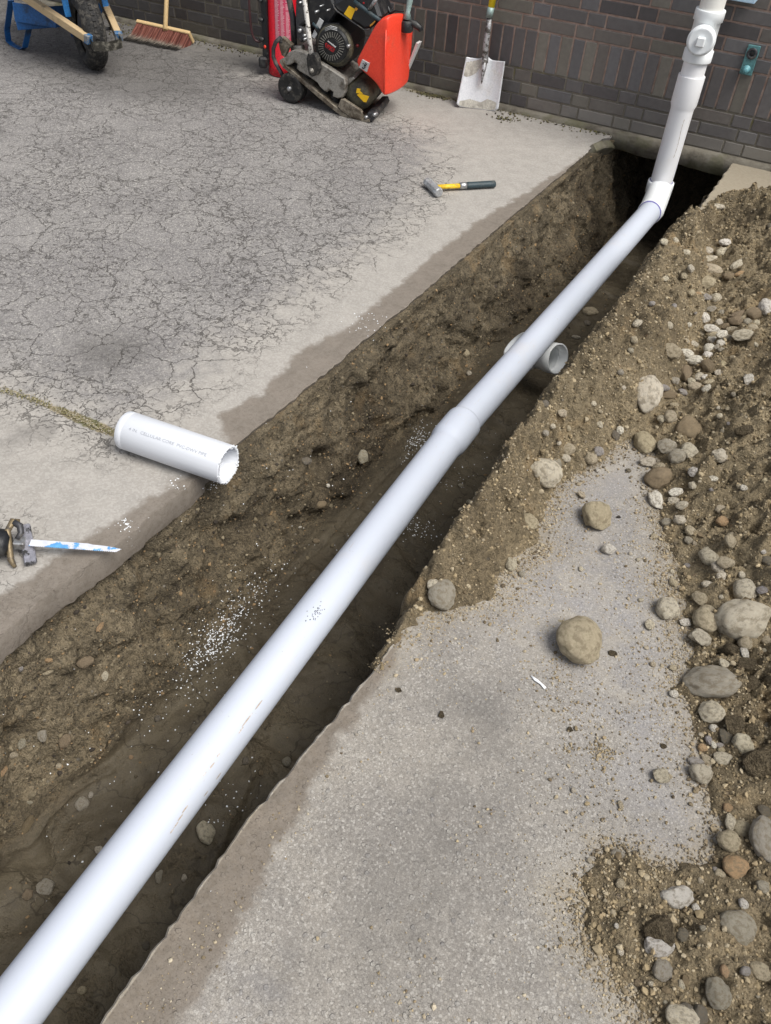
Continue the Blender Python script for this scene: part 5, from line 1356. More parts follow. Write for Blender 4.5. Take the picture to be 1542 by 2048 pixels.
BIG = [  # view, x, y, w, h, rot, colour, shape, sink, label
 (Cz, 432, 418, 262, 280, 10, 't', 'r', .06, "large round tan boulder sitting alone on the bare slab"),
 (Cz, 1395, 280, 320, 215, -14, 'p', 'r', .25, "biggest pale cobble, half buried at the right edge of the photo"),
 (Cz, 1210, 635, 318, 180, 18, 'g', 'r', .2, "long smooth grey cobble at the edge of the soil below the biggest cobble"),
 (Bz, 541, 968, 155, 175, 15, 'y', 'a', .12, "rough yellowish egg-shaped rock on the slab between berm and heap"),
 (Bz, 830, 260, 140, 188, 8, 'p', 'r', .2, "upright oblong pale cobble at the foot of the trench berm"),
 (Bz, 250, 706, 175, 135, 30, 'p', 'r', .22, "big smooth grey-white cobble where the berm meets the bare slab"),
 (Bz, 905, 750, 135, 115, 20, 'b', 'r', .18, "rounded brown cobble at the tip of the bare slab"),
 (Bz, 823, 550, 120, 125, 10, 'y', 'r', .15, "round yellowish cobble at the top of the bare slab patch"),
 (Bz, 882, 865, 76, 118, 0, 'w', 'a', .2, "white elongated stone just below the rounded brown cobble"),
 (Bz, 1085, 460, 190, 135, -20, 'b', 'a', .42, "brown slab-sided rock half buried in the heap face"),
 (Bz, 945, 558, 98, 72, -10, 'g', 'r', .2, "grey-brown cobble just right of the round yellowish one"),
 (Bz, 1008, 615, 88, 75, 30, 'g', 'r', .25, None), (Bz, 1078, 582, 88, 98, 20, 'p', 'r', .3, None),
 (Bz, 1250, 605, 80, 68, -15, 'p', 'a', .35, "pale green-grey stone set alone in the heap face"),
 (Bz, 165, 985, 90, 95, 0, 't', 'r', .3, "round tan cobble bedded in the low end of the berm"),
 (Bz, 1398, 1385, 125, 110, 0, 'p', 'r', .2, "round pale cobble perched just above the biggest cobble"),
 (Bz, 1190, 1190, 86, 100, -15, 'p', 'r', .2, "egg-shaped pale stone leading a trail of small stones in the heap"),
 (Cz, 945, 215, 122, 106, 10, 'p', 'r', .1, "smooth pale stone on the slab close to the soil edge"),
 (Cz, 848, 297, 50, 55, 0, 'p', 'a', .1, None), (Cz, 1047, 278, 60, 42, 0, 'w', 'a', .1, None),
 (Cz, 1135, 370, 84, 96, -45, 'p', 'a', .1, "triangular pale stone leaning at the soil edge"),
 (Cz, 1172, 252, 130, 160, 10, 't', 'r', .4, "tan cobble under a cap of soil left of the biggest cobble"),
 (Cz, 1135, 138, 70, 72, -20, 't', 'r', .25, None), (Cz, 1395, 393, 72, 64, 0, 't', 'r', .2, None),
 (Cz, 1378, 447, 50, 52, 0, 'w', 'a', .15, "small bright white angular stone under the biggest cobble"),
 (Cz, 1205, 790, 132, 105, 10, 'p', 'r', .25, "rounded pale stone just below the long grey cobble"),
 (Cz, 1212, 877, 52, 42, 25, 'w', 'r', .15, None), (Cz, 1280, 925, 72, 76, 0, 'd', 'r', .3, None),
 (Cz, 1380, 970, 118, 92, 28, 'p', 'r', .25, "tilted pale oval stone among dark soil clods"),
 (Cz, 1183, 945, 40, 50, 0, 'u', 'a', .15, None), (Cz, 1213, 970, 32, 38, 0, 'w', 'r', .15, None), (Cz, 1250, 975, 50, 30, 0, 'u', 'r', .2, None),
 (Cz, 1153, 985, 50, 38, 15, 'o', 'r', .2, None), (Cz, 1113, 1068, 88, 42, 0, 'u', 'r', .15, "flat light grey stone at the soil edge above a pale angular one"),
 (Cz, 1170, 1050, 52, 60, -20, 't', 'r', .3, None), (Cz, 1270, 1045, 102, 60, 8, 'p', 'r', .35, None), (Cz, 1258, 998, 40, 26, 0, 'y', 'r', .2, None),
 (Cz, 1135, 1142, 125, 96, 15, 'p', 'a', .2, "pale angular fist-sized stone on the soil edge"),
 (Cz, 908, 1152, 86, 72, 0, 'p', 'a', .08, "pale blocky stone alone on the grey slab"), (Cz, 962, 1150, 30, 25, 0, 't', 'a', .1, None),
 (Cz, 985, 683, 52, 38, 0, 'w', 'r', .1, "small white stone on the slab beside the long grey cobble"),
 (Cz, 980, 535, 42, 32, 0, 't', 'a', .1, None), (Cz, 868, 513, 34, 28, 0, 't', 'r', .1, None), (Cz, 1268, 505, 62, 46, 10, 'p', 'r', .3, None),
 (Cz, 1515, 368, 60, 46, 0, 't', 'r', .3, None), (Cz, 1500, 1350, 62, 72, -10, 'd', 'r', .3, None), (Cz, 1296, 1325, 52, 40, 0, 'o', 'r', .3, None),
 (Dz, 1500, 372, 152, 208, 0, 'g', 'r', .3, "big grey-tan cobble cut off by the right edge of the photo"),
 (Dz, 1298, 385, 112, 104, 20, 't', 'r', .22, "rough tan cobble just above the orange stone"),
 (Dz, 1375, 305, 98, 76, -10, 't', 'r', .35, None), (Dz, 1312, 274, 58, 86, 10, 'p', 'r', .25, None),
 (Dz, 1330, 535, 134, 104, 10, 'o', 'r', .22, "smooth orange-tan stone near the bottom right"),
 (Dz, 1250, 567, 62, 48, 15, 't', 'r', .3, None), (Dz, 1222, 543, 32, 30, 0, 'u', 'r', .2, None), (Dz, 1500, 640, 84, 60, 0, 'g', 'r', .4, None),
 (Dz, 1005, 697, 172, 100, 0, 'w', 'a', .35, "white blocky stone half buried in the near soil"),
 (Dz, 1113, 767, 44, 50, 0, 'w', 'r', .15, None),
 (Dz, 1345, 865, 192, 145, 25, 'g', 'r', .32, "flat grey stone carrying a cap of soil"),
 (Dz, 905, 975, 158, 92, -6, 'w', 'a', .25, "white stone poking from under a soil mound near the bottom"),
 (Dz, 920, 1115, 100, 100, 35, 'g', 'r', .2, "grey-tan rounded stone in the near corner soil"),
 (Dz, 1240, 1245, 126, 128, 0, 'g', 'r', .22, "blunt grey triangular cobble near the bottom right corner"),
 (Dz, 1276, 1117, 46, 56, 0, 'o', 'r', .2, None), (Dz, 1480, 1122, 122, 82, 10, 't', 'r', .3, None), (Dz, 1395, 1117, 60, 42, -20, 'u', 'r', .3, None),
 (Dz, 1030, 1392, 190, 110, 12, 'p', 'r', .2, "large pale cobble cut off by the bottom edge of the photo"),
 (Dz, 1060, 1345, 76, 70, 0, 'd', 'r', .3, None), (Dz, 1140, 1370, 76, 82, 20, 'd', 'r', .28, None),
 (Dz, 668, 452, 82, 44, 12, 'g', 'a', .3, "flat brown-grey stone on top of the near soil tongue"), (Dz, 685, 620, 50, 44, 20, 't', 'r', .3, None),
 (Dz, 663, 860, 26, 26, 0, 'w', 'r', .1, None), (Dz, 685, 1008, 36, 32, 0, 'p', 'r', .1, None), (Dz, 858, 1190, 32, 26, 0, 'p', 'r', .15, None),
 (Dz, 1040, 915, 70, 58, 10, 'd', 'r', .3, None), (Dz, 1385, 735, 50, 50, 0, 'w', 'r', .3, None), (Dz, 1028, 1195, 40, 46, 0, 'p', 'r', .2, None), (Dz, 788, 1185, 52, 34, 0, 'b', 'a', .3, None), (Dz, 1140, 600, 36, 30, 0, 't', 'r', .3, None),
 (Az, 1505, 1045, 125, 138, 0, 'w', 'a', .2, "large whitish blocky stone at the right edge of the upper heap"),
 (Az, 1418, 1082, 122, 92, 15, 'b', 'r', .2, "brown blunt stone touching the large whitish one"), (Az, 1298, 1082, 122, 56, 0, 'b', 'r', .2, None), (Az, 1272, 1136, 102, 74, 10, 'b', 'a', .2, None),
 (Az, 765, 1375, 126, 108, 0, 't', 'r', .2, "tan rounded cobble at the left end of the upper stone cluster"),
 (Az, 883, 1385, 112, 62, 10, 'w', 'r', .15, "pale oval stone right of the tan rounded cobble"),
 (Az, 945, 1450, 126, 74, 10, 'w', 'a', .15, "white lumpy stone above the tall brown rock"),
 (Az, 880, 1550, 108, 168, 12, 'b', 'a', .25, "tall brown rock in the middle of the upper stone cluster"),
 (Az, 1048, 1480, 110, 108, 0, 'c', 'a', .3, None), (Az, 1330, 1243, 162, 78, 0, 'p', 'r', .2, "long pale stone on the right of the upper cluster"),
 (Az, 1078, 1195, 112, 60, 15, 'w', 'r', .2, None), (Az, 1025, 1117, 76, 72, 20, 'w', 'r', .2, None), (Az, 1235, 1208, 92, 60, -15, 't', 'r', .2, None), (Az, 1163, 1243, 82, 58, -20, 'w', 'a', .2, None),
 (Az, 1068, 745, 204, 82, 4, 't', 'r', .25, "long tan stone lying across the top of the hollow"), (Az, 1035, 828, 148, 92, 0, 't', 'r', .45, None),
 (Az, 1298, 682, 150, 48, -22, 'p', 'r', .4, None), (Az, 1065, 655, 112, 56, -8, 'p', 'r', .3, None), (Az, 1055, 592, 76, 56, 0, 'p', 'r', .25, None), (Az, 1164, 600, 92, 58, -15, 'p', 'r', .3, None), (Az, 1185, 530, 84, 50, 10, 'w', 'a', .2, None),
 (Az, 1130, 255, 100, 42, 10, 'p', 'a', .2, "flat pale stone beside the slab at the top of the berm"), (Az, 1218, 787, 92, 50, 0, 'b', 'r', .25, None), (Az, 1298, 765, 72, 30, -12, 'o', 'a', .2, None), (Az, 1040, 945, 76, 46, 0, 'u', 'r', .25, None),
 (Az, 1115, 957, 84, 76, 10, 'p', 'a', .3, None), (Az, 980, 917, 46, 26, 0, 'o', 'r', .2, None), (Az, 1080, 1040, 82, 52, -10, 'g', 'r', .35, None), (Az, 1160, 1060, 46, 36, 0, 'g', 'r', .3, None), (Az, 1140, 1140, 52, 40, 0, 'p', 'r', .2, None),
 (Az, 1360, 1136, 60, 42, 0, 'g', 'r', .2, None), (Az, 1185, 1172, 62, 40, 0, 'b', 'r', .2, None), (Az, 1095, 1236, 82, 42, 0, 't', 'r', .3, None), (Az, 1090, 1285, 72, 66, 0, 'w', 'a', .2, None), (Az, 1153, 1302, 60, 46, 0, 'w', 'r', .2, None),
 (Az, 1060, 1342, 82, 60, -15, 'w', 'a', .2, None), (Az, 945, 1307, 62, 44, 10, 'p', 'r', .25, None), (Az, 890, 1285, 56, 36, 0, 't', 'r', .3, None), (Az, 1050, 1403, 74, 62, 0, 'w', 'a', .2, None), (Az, 985, 1570, 82, 70, -10, 'p', 'r', .2, None),
 (Az, 1028, 1570, 50, 44, 0, 'w', 'r', .15, None), (Az, 1064, 1602, 76, 40, 0, 't', 'r', .2, None), (Az, 925, 1600, 56, 54, -10, 'p', 'r', .2, None), (Az, 957, 1645, 116, 60, 0, 't', 'r', .2, None), (Az, 1045, 1657, 76, 48, -20, 'w', 'r', .2, None),
 (Az, 745, 1700, 142, 66, 0, 'b', 'r', .25, None), (Az, 855, 1685, 72, 50, 0, 'u', 'a', .25, None), (Az, 720, 1642, 82, 46, 0, 'u', 'r', .3, None),
 (Az, 1366, 1590, 76, 108, 10, 'w', 'a', .25, "pale upright splinter of stone alone on the heap slope"),
 (Az, 510, 1152, 66, 78, 40, 'p', 'a', .25, "pale pointed stone on the crest of the berm"), (Az, 460, 1355, 46, 36, 20, 'g', 'r', .3, None), (Az, 795, 1010, 36, 40, 0, 'u', 'a', .3, None),
 (Az, 1010, 1228, 50, 48, 0, 't', 'r', .3, None), (Az, 1216, 1262, 60, 50, 0, 'g', 'r', .3, None), (Az, 1400, 1190, 80, 58, 20, 't', 'r', .3, None), (Az, 1430, 1140, 50, 38, 0, 'p', 'r', .3, None), (Az, 1125, 1330, 60, 36, 0, 'g', 'r', .3, None), (Az, 1160, 1350, 50, 30, 0, 'g', 'r', .3, None),
 (Az, 1535, 400, 44, 110, 0, 'd', 'r', .25, None), (Az, 1242, 1408, 40, 26, 0, 't', 'r', .3, None), (Az, 800, 1588, 60, 50, 20, 'g', 'a', .3, None),
 (Bz, 838, 650, 92, 60, -8, 'p', 'a', .2, None), (Bz, 905, 672, 66, 50, 15, 't', 'r', .25, None), (Bz, 1103, 702, 58, 54, 0, 'w', 'r', .2, "small round whitish stone in the lower heap face"), (Bz, 1208, 737, 56, 32, 5, 'w', 'r', .2, None), (Bz, 1097, 773, 42, 44, 0, 'p', 'a', .3, None),
 (Bz, 1000, 822, 78, 48, -15, 'w', 'a', .15, None), (Bz, 985, 867, 60, 44, 0, 'p', 'r', .15, None), (Bz, 1035, 891, 66, 42, 5, 'p', 'r', .15, None), (Bz, 945, 986, 56, 44, 0, 'g', 'r', .2, None), (Bz, 1027, 970, 70, 44, 10, 'p', 'a', .2, None),
 (Bz, 1085, 1034, 56, 60, 15, 't', 'r', .25, None), (Bz, 1070, 1087, 46, 40, 0, 'g', 'r', .2, None), (Bz, 1105, 1103, 28, 28, 0, 't', 'r', .2, None), (Bz, 1250, 908, 60, 40, 0, 't', 'a', .3, None), (Bz, 1262, 976, 66, 48, 5, 'o', 'a', .3, None), (Bz, 1310, 1085, 62, 76, 0, 't', 'a', .3, None),
 (Bz, 1170, 1146, 56, 36, -10, 'p', 'r', .25, None), (Bz, 1283, 1213, 92, 60, 10, 't', 'r', .25, None), (Bz, 1240, 1240, 66, 50, 0, 'p', 'r', .2, None), (Bz, 1258, 1285, 56, 64, 20, 'p', 'r', .2, None), (Bz, 1375, 1280, 36, 36, 0, 'p', 'r', .25, None), (Bz, 1370, 1320, 62, 38, 0, 't', 'r', .3, None),
 (Bz, 1180, 1336, 56, 36, 0, 'p', 'r', .25, None), (Bz, 1495, 1367, 62, 38, 0, 'u', 'r', .3, None), (Bz, 982, 1330, 44, 50, -20, 'y', 'a', .15, None), (Bz, 385, 567, 80, 72, 0, 't', 'r', .3, "tan-grey blocky stone on the berm above the smooth grey-white cobble"), (Bz, 367, 622, 66, 42, -10, 'p', 'r', .2, None),
 (Bz, 322, 650, 50, 50, 0, 'g', 'r', .25, None), (Bz, 612, 1147, 78, 54, 8, 'w', 'a', .1, "small whitish stone on bare slab below the rough yellowish rock"), (Bz, 460, 834, 34, 46, -30, 't', 'a', .05, None), (Bz, 60, 1228, 60, 70, 10, 'p', 'a', .15, None), (Bz, 120, 1280, 34, 36, 0, 'g', 'r', .15, None),
 (Bz, 990, 320, 56, 34, 0, 't', 'r', .3, None), (Bz, 967, 386, 70, 62, 10, 't', 'r', .3, None), (Bz, 920, 400, 52, 44, 0, 'p', 'r', .2, None), (Bz, 683, 463, 38, 44, 0, 'w', 'a', .2, None), (Bz, 655, 490, 46, 58, 0, 'd', 'r', .25, None), (Bz, 560, 582, 56, 44, 10, 'u', 'r', .25, None), (Bz, 350, 362, 52, 40, 0, 't', 'a', .3, None),
 (Bz, 335, 530, 26, 26, 0, 'p', 'r', .2, None), (Bz, 390, 447, 26, 30, 0, 't', 'r', .2, None), (Bz, 300, 437, 34, 26, 0, 'p', 'r', .2, None), (Bz, 257, 475, 40, 30, 0, 'g', 'r', .2, None), (Bz, 565, 430, 34, 46, 0, 'p', 'a', .25, None), (Bz, 515, 622, 70, 58, 15, 't', 'a', .3, None), (Bz, 1385, 785, 42, 30, 0, 'w', 'a', .3, None),
 (Bz, 460, 1250, 26, 30, 0, 'p', 'r', .1, None), (Bz, 1520, 1205, 62, 60, 0, 'd', 'r', .35, None), (Bz, 730, 690, 30, 24, 0, 'd', 'r', .2, None), (Bz, 555, 690, 26, 22, 0, 'w', 'r', .1, None), (Bz, 875, 1065, 40, 28, 0, 't', 'a', .05, None), (Bz, 740, 1162, 24, 18, 0, 'p', 'a', .1, None), (Bz, 785, 1196, 24, 18, 0, 'p', 'a', .1, None),
 (Bz, 975, 1265, 30, 26, 0, 'p', 'a', .1, None), (Bz, 672, 953, 26, 14, 5, 'k', 'a', .05, "small black chip on the slab right of the rough yellowish rock"), (Cz, 417, 1228, 30, 26, 0, 'p', 'r', .1, None), (Cz, 685, 1315, 30, 48, 0, 't', 'r', .1, None), (Cz, 182, 1315, 18, 14, 0, 'w', 'r', .1, None), (Cz, 800, 146, 30, 20, 0, 'p', 'a', .05, None),
]
def Pz(x, y, w, h): return (x, y), w, h
BIG += [
 (Pz, 865.4, 1170.8, 27, 23, 0, 'p', 'r', .2, "small pale round stone at the trench lip beside a soil-dusted cobble"),
 (Pz, 883, 1191, 56, 58, 0, 'g', 'r', .3, "soil-dusted grey cobble at the near end of the berm"),
 (Pz, 414, 1669, 36, 42, -20, 'p', 'r', .12, "smooth pale oval stone on the trench floor right of the pipe"),
 (Pz, 318, 1754, 14, 24, 0, 'g', 'a', .2, None), (Pz, 164, 1982, 19, 14, -20, 'y', 'r', .15, None), (Pz, 369, 1756, 12, 13, 0, 'p', 'a', .2, None), (Pz, 492, 1522, 14, 15, 0, 'd', 'a', .25, None), (Pz, 573, 1525, 18, 18, 0, 'g', 'r', .2, None), (Pz, 522, 1546, 11, 10, 0, 'b', 'r', .2, None),
 (Pz, 165, 1608, 28, 26, 0, 'g', 'r', .42, "flat grey stone pressed into the trench floor left of the pipe"), (Pz, 89, 1779, 34, 38, 10, 'g', 'a', .44, None), (Pz, 56, 1790, 19, 19, 0, 'b', 'a', .4, None), (Pz, 182, 1590, 10, 12, 0, 'g', 'r', .3, None), (Pz, 316, 1438, 12, 13, 0, 'd', 'r', .2, None),
 (Pz, 198, 1701, 18, 15, 0, 'p', 'r', .3, "small pale pebble beside the left flank of the pipe in the trench"), (Pz, 262, 1515, 9, 8, 0, 'o', 'r', .3, None), (Pz, 292, 1892, 16, 14, 0, 'd', 'a', .42, None), (Pz, 724.5, 915, 24, 26, 0, 'g', 'r', .35, None), (Pz, 655, 973, 9, 9, 0, 'w', 'r', .1, "tiny white pebble stuck in the left trench bank"), (Pz, 642, 1011, 24, 19, -20, 'b', 'r', .35, None),
 (Pz, 612, 924, 22, 18, 0, 'd', 'r', .3, None), (Pz, 932, 707, 13, 17, 0, 't', 'r', .3, None), (Pz, 938, 748, 11, 14, 10, 'p', 'r', .25, None), (Pz, 1180, 625, 30, 17, 0, 't', 'r', .3, "rounded stone on the shaded floor right of the pipe, beyond the loose fitting"), (Pz, 1174, 647, 12, 12, 0, 'd', 'r', .3, None), (Pz, 1152, 675, 18, 8, 0, 'g', 'r', .3, None), (Pz, 1090, 809, 14, 13, 0, 'd', 'r', .25, None),
 (Pz, 921, 972, 12, 9, 0, 'g', 'a', .25, None), (Pz, 938, 1006, 13, 10, 0, 'p', 'a', .2, None), (Pz, 600, 1055, 10, 8, 0, 'w', 'r', .2, None), (Pz, 633, 1083, 14, 10, 0, 'b', 'r', .3, None),
 (Pz, 200, 1255, 10, 24, 15, 'o', 'r', .35, "thin orange-brown stone standing in the near trench bank"), (Pz, 170, 1322, 36, 26, -10, 'b', 'r', .4, None), (Pz, 210, 1352, 14, 18, -20, 'p', 'r', .35, None), (Pz, 95, 1345, 26, 14, -10, 'y', 'r', .4, None), (Pz, 98, 1320, 16, 10, 0, 'o', 'r', .4, None), (Pz, 42, 1337, 10, 12, 0, 'u', 'r', .4, None), (Pz, 84, 1470, 18, 26, -15, 'g', 'a', .35, None), (Pz, 44, 1488, 16, 20, 0, 'g', 'r', .4, None), (Pz, 130, 1480, 24, 28, 0, 'b', 'r', .45, None),
 (Pz, 6, 1545, 14, 24, 20, 'o', 'r', .4, None), (Pz, 26, 1510, 20, 12, 0, 't', 'r', .4, None), (Pz, 118, 1532, 12, 11, 0, 't', 'r', .3, None), (Pz, 60, 1605, 14, 6, 0, 'g', 'r', .4, None), (Pz, 56, 1650, 18, 34, 10, 'c', 'r', .35, None),
 (Pz, 1128, 1400 - 20, 0.1, 0.1, 0, 'd', 'r', 1, None),
]
BIG = [b for b in BIG if b[3] > 1]
TODO = []
for (vf, x, y, w, h, rot, col, shp, sink, lab) in BIG:
    px, ww, hh = vf(x, y, w, h)
    o = stone(px, ww, hh, rot, col, shp, lab, sink)
    TODO.append((o, px, max(ww, hh), CN[col], shp, lab))
# soil clods: countable lumps of caked earth
for (vf, x, y, w, h, rot, lab) in ((Cz, 1318, 858, 122, 112, 0, "dark crumbly soil clod beside the tilted pale oval stone"), (Cz, 1420, 895, 104, 76, 0, "flatter dark soil clod right of the crumbly one"), (Cz, 1315, 435, 92, 88, 0, "dark lumpy clod below the biggest cobble"),
                                   (Cz, 1472, 1078, 162, 136, 0, "largest dark soil clod at the right edge"), (Cz, 1430, 632, 92, 82, 0, "pale-dusted clod touching the right end of the long grey cobble"), (Dz, 905, 885, 150, 130, 0, "soil mound heaped on the white stone near the bottom"),
                                   (Bz, 1390, 465, 92, 58, 0, "flat soil lump high on the heap slope"), (Cz, 640, 447, 48, 30, 0, "small brown clod on slab right of the round boulder"), (Cz, 930, 975, 34, 26, 0, "tiny brown clod alone in the middle of the grey slab"), (Cz, 395, 880, 36, 26, 0, "small dark clod low on the slab left of the soil patch"),
                                   (Pz, 797, 1381, 14, 9, 0, "small brown clod on the slab near the muddy cut margin"), (Pz, 882, 1430, 14, 14, 0, "tan clod standing alone on the pale slab"), (Cz, 1400, 505, 110, 60, 0, "dusty clod bank above the long grey cobble")):
    px, ww, hh = vf(x, y, w, h); o = stone(px, ww, hh, rot, 'c', 'a', lab, .3, 'soil clod', name='soil_clod')
    o.data = o.data.copy(); o.data.materials.clear()
    o.data.materials.append(M['clod'])

# broken lump of the old slab at the far corner of the cut
def slab_lump():
    c = Vector((.535, -.20, -.045)); b = MB(); ax = Vector((.30, .93, -.10)).normalized(); az = Vector((-.75, .25, .6)); az = (az - ax * az.dot(ax)).normalized(); ay = az.cross(ax)
    prof = [(-.10, -.035), (-.04, -.055), (.05, -.045), (.11, -.02), (.10, .03), (.03, .05), (-.05, .04), (-.11, .015)]
    b.prism([c + ax * u + ay * v for u, v in prof], az * .045, .006)
    o = b.build("slab_fragment", M['footing']); tag(o, "broken dark slab fragment at the far corner of the trench near the wall", "slab fragment")
slab_lump()
# a second, smaller tier of pebbles on the heap, up to about 300 in all
nst = len(placed)
tries = 0
GRPS = {}
while len(placed) < 292 and tries < 4000:
    tries += 1
    zone = random.random()
    if zone < .5: px = (random.gauss(1400, 55), random.uniform(480, 900))
    elif zone < .75: px = (random.uniform(1330, 1540), random.uniform(900, 1500))
    elif zone < .9: px = (random.uniform(1180, 1540), random.uniform(1700, 2040))
    else: px = (random.uniform(1080, 1300), random.uniform(700, 980))
    if px[0] > 1538: continue
    w = random.uniform(7, 15)
    if any((px[0] - a) ** 2 + (px[1] - b) ** 2 < (r + w * .5) ** 2 for a, b, r in placed): continue
    p, n = hit(px)
    if p.z < .004 or p.x < float(xr(p.y)): continue
    cl = random.choice('pptgwytub'); sh_ = random.choice('ra')
    o = stone(px, w, w * random.uniform(.6, .95), random.uniform(-40, 40), cl, sh_, None, random.uniform(.2, .38), 'pebble', name='pebble')
    TODO.append((o, px, w, CN[cl], sh_, None))

def short(l):
    for cut in (' sitting', ' carrying', ' perched', ' where ', ' set ', ' leading', ' cut off', ' poking', ' pressed', ' touching', ' lying', ' leaning', ' standing', ' bedded', ' under ', ' at ', ' in ', ' on ', ' half ', ' just ', ' among ', ' between ', ' close ', ' beside ', ' above ', ' below ', ' right of', ' left of', ' of the photo'):
        if cut in l[8:]: l = l[:8] + l[8:].split(cut)[0]
    return l.rstrip(', ')
marks = [(px, short(l)) for (o, px, r, cn, shp, l) in TODO if l]
names = [m_[1] for m_ in marks]; marks = [m_ for m_ in marks if names.count(m_[1]) == 1]
seen = set(l for (*_, l) in TODO if l)
DIRS = ('right of', 'below and right of', 'below', 'below and left of', 'left of', 'above and left of', 'above', 'above and right of')
for (o, px, r, cn, shp, l) in TODO:
    if l: continue
    size = 'tiny' if r < 11 else ('small' if r < 18 else ('medium' if r < 28 else 'large'))
    base = f"{size} {cn} {'angular' if shp == 'a' else 'rounded'} {o['category']}"
    done = None
    for (q, nm) in sorted(marks, key=lambda m_: (m_[0][0] - px[0]) ** 2 + (m_[0][1] - px[1]) ** 2)[:9]:
        dx, dy = px[0] - q[0], px[1] - q[1]; dr = DIRS[int(round(math.atan2(dy, dx) / (pi / 4))) % 8]; dist = math.hypot(dx, dy)
        far_ = 'just ' if dist < 42 else ('' if dist < 95 else 'well ')
        cand = f"{base} {far_}{dr} the {nm}"
        if len(cand.split()) <= 16 and cand not in seen: done = cand; break
    if not done: done = f"{base} in the spoil scatter"
    seen.add(done); o['label'] = done
    o['group'] = "pebbles and cobbles around the excavation"

# ------------------------------------------------------------------ loose grit, crumbs, shavings
O8 = np.array([(1, 0, 0), (-1, 0, 0), (0, 1, 0), (0, -1, 0), (0, 0, 1), (0, 0, -1)], float)
F8 = np.array([(0, 2, 4), (2, 1, 4), (1, 3, 4), (3, 0, 4), (2, 0, 5), (1, 2, 5), (3, 1, 5), (0, 3, 5)])
I1, I1F = ico(1)
def scatter(name, pts, sizes, cols, label, cat=None, base='o', flat=.6, mat='grit', kind='stuff'):
    B, BF = (O8, F8) if base == 'o' else (I1, I1F)
    n = len(pts); P = np.array(pts); S = np.array(sizes)
    ang = RNG.uniform(0, 2 * pi, n); jit = 1 + RNG.uniform(-.35, .35, (n, len(B), 3))
    G = B[None] * jit * S[:, None, None] * np.array([1, .8, flat])
    c, s = np.cos(ang)[:, None], np.sin(ang)[:, None]
    X = G[:, :, 0] * c - G[:, :, 1] * s; Y = G[:, :, 0] * s + G[:, :, 1] * c
    # random tilt
    ta = RNG.uniform(-.6, .6, n)[:, None]; Z = G[:, :, 2] * np.cos(ta) + X * np.sin(ta); X = X * np.cos(ta) - G[:, :, 2] * np.sin(ta)
    V = np.stack([X, Y, Z], -1) + P[:, None, :]
    F = (BF[None] + (np.arange(n) * len(B))[:, None, None]).reshape(-1, 3)
    C = np.repeat(np.array(cols), len(B), axis=0)
    o = link(name, mesh_np(name, V.reshape(-1, 3), F, False, None, {'gcol': C}), None, M[mat]); tag(o, label, cat, None, kind); return o
soilcols = np.array([(.28, .222, .135), (.20, .158, .095), (.33, .27, .175), (.13, .10, .062), (.33, .28, .195), (.28, .22, .135)])
palecols = np.array([(.40, .36, .29), (.34, .31, .26), (.46, .43, .37), (.30, .25, .18), (.27, .26, .25), (.38, .33, .24)])
# crumbs over the spoil mesh
idx = RNG.choice(len(SPF), 260000); tri = SPV[SPF[idx]]; w = RNG.dirichlet([1, 1, 1, 1], len(idx)); pts = (tri * w[:, :, None]).sum(1)
ok = (pts[:, 2] > .0) & (RNG.random(len(pts)) < np.clip(.6 + 1.9 * fbm(pts[:, 0], pts[:, 1], 5.5, 3, 67), .38, 1)) & (np.abs((pts - CAM) @ CR[0] / ((pts - CAM) @ CR[2])) < .56)
pts = pts[ok]; n = len(pts); sz = np.clip(RNG.lognormal(math.log(.0024), .50, n), .0011, .010)
pts[:, 2] += sz * .3
cc = soilcols[RNG.integers(0, 6, n)] * RNG.uniform(.75, 1.25, (n, 1))
scatter("soil_crumbs", pts, sz, cc, "loose crumbly soil and grit over the spoil heap", "soil", 'i', .75)
# grit thrown over the bare slab
bare = pxpoly(BARE); lo = bare.min(0); hi = bare.max(0)
Q = np.c_[RNG.uniform(1.0, 2.3, 160000), RNG.uniform(-4.9, -2.3, 160000)]
dd = sdist(Q, bare); prob = np.exp(-np.maximum(dd, 0) / .045) * 1.6 + .09 * np.exp(-np.maximum(dd, 0) / .35)
prob *= (dd > -.03) & (Q[:, 0] > xr(Q[:, 1]) + .03); prob *= np.where((Q[:, 0] - xr(Q[:, 1]) < .35) & (Q[:, 1] < -3.8), .12, 1)
prob *= np.clip(.55 + 2.2 * fbm(Q[:, 0], Q[:, 1], 5, 3, 88), .03, 1.4)
Q = Q[RNG.random(len(Q)) < prob]; n = len(Q); sz = np.clip(RNG.lognormal(math.log(.0015), .45, n), .0007, .006)
pts = np.c_[Q, sz * .4 + .0015]; mixc = np.where(RNG.random((n, 1)) < .25, soilcols[RNG.integers(0, 6, n)], palecols[RNG.integers(0, 6, n)] * [[1, .94, .82]])
Q2 = np.c_[RNG.uniform(1.0, 2.3, 170000), RNG.uniform(-4.9, -2.3, 170000)]; d2_ = sdist(Q2, bare) + .03 * fbm(Q2[:, 0], Q2[:, 1], 14, 3, 12)
Q2 = Q2[(d2_ > -.02) & (RNG.random(len(Q2)) < np.exp(-np.maximum(d2_, 0) / .020)) & (Q2[:, 0] > xr(Q2[:, 1]) + .06)]; n2_ = len(Q2); s2_ = np.clip(RNG.lognormal(math.log(.0019), .5, n2_), .0008, .008)
pts = np.vstack([pts, np.c_[Q2, s2_ * .4 + .001]]); sz = np.concatenate([sz, s2_]); mixc = np.vstack([mixc, soilcols[RNG.integers(0, 6, n2_)] * [[.9, .92, 1.0]] * RNG.uniform(.8, 1.15, (n2_, 1))])
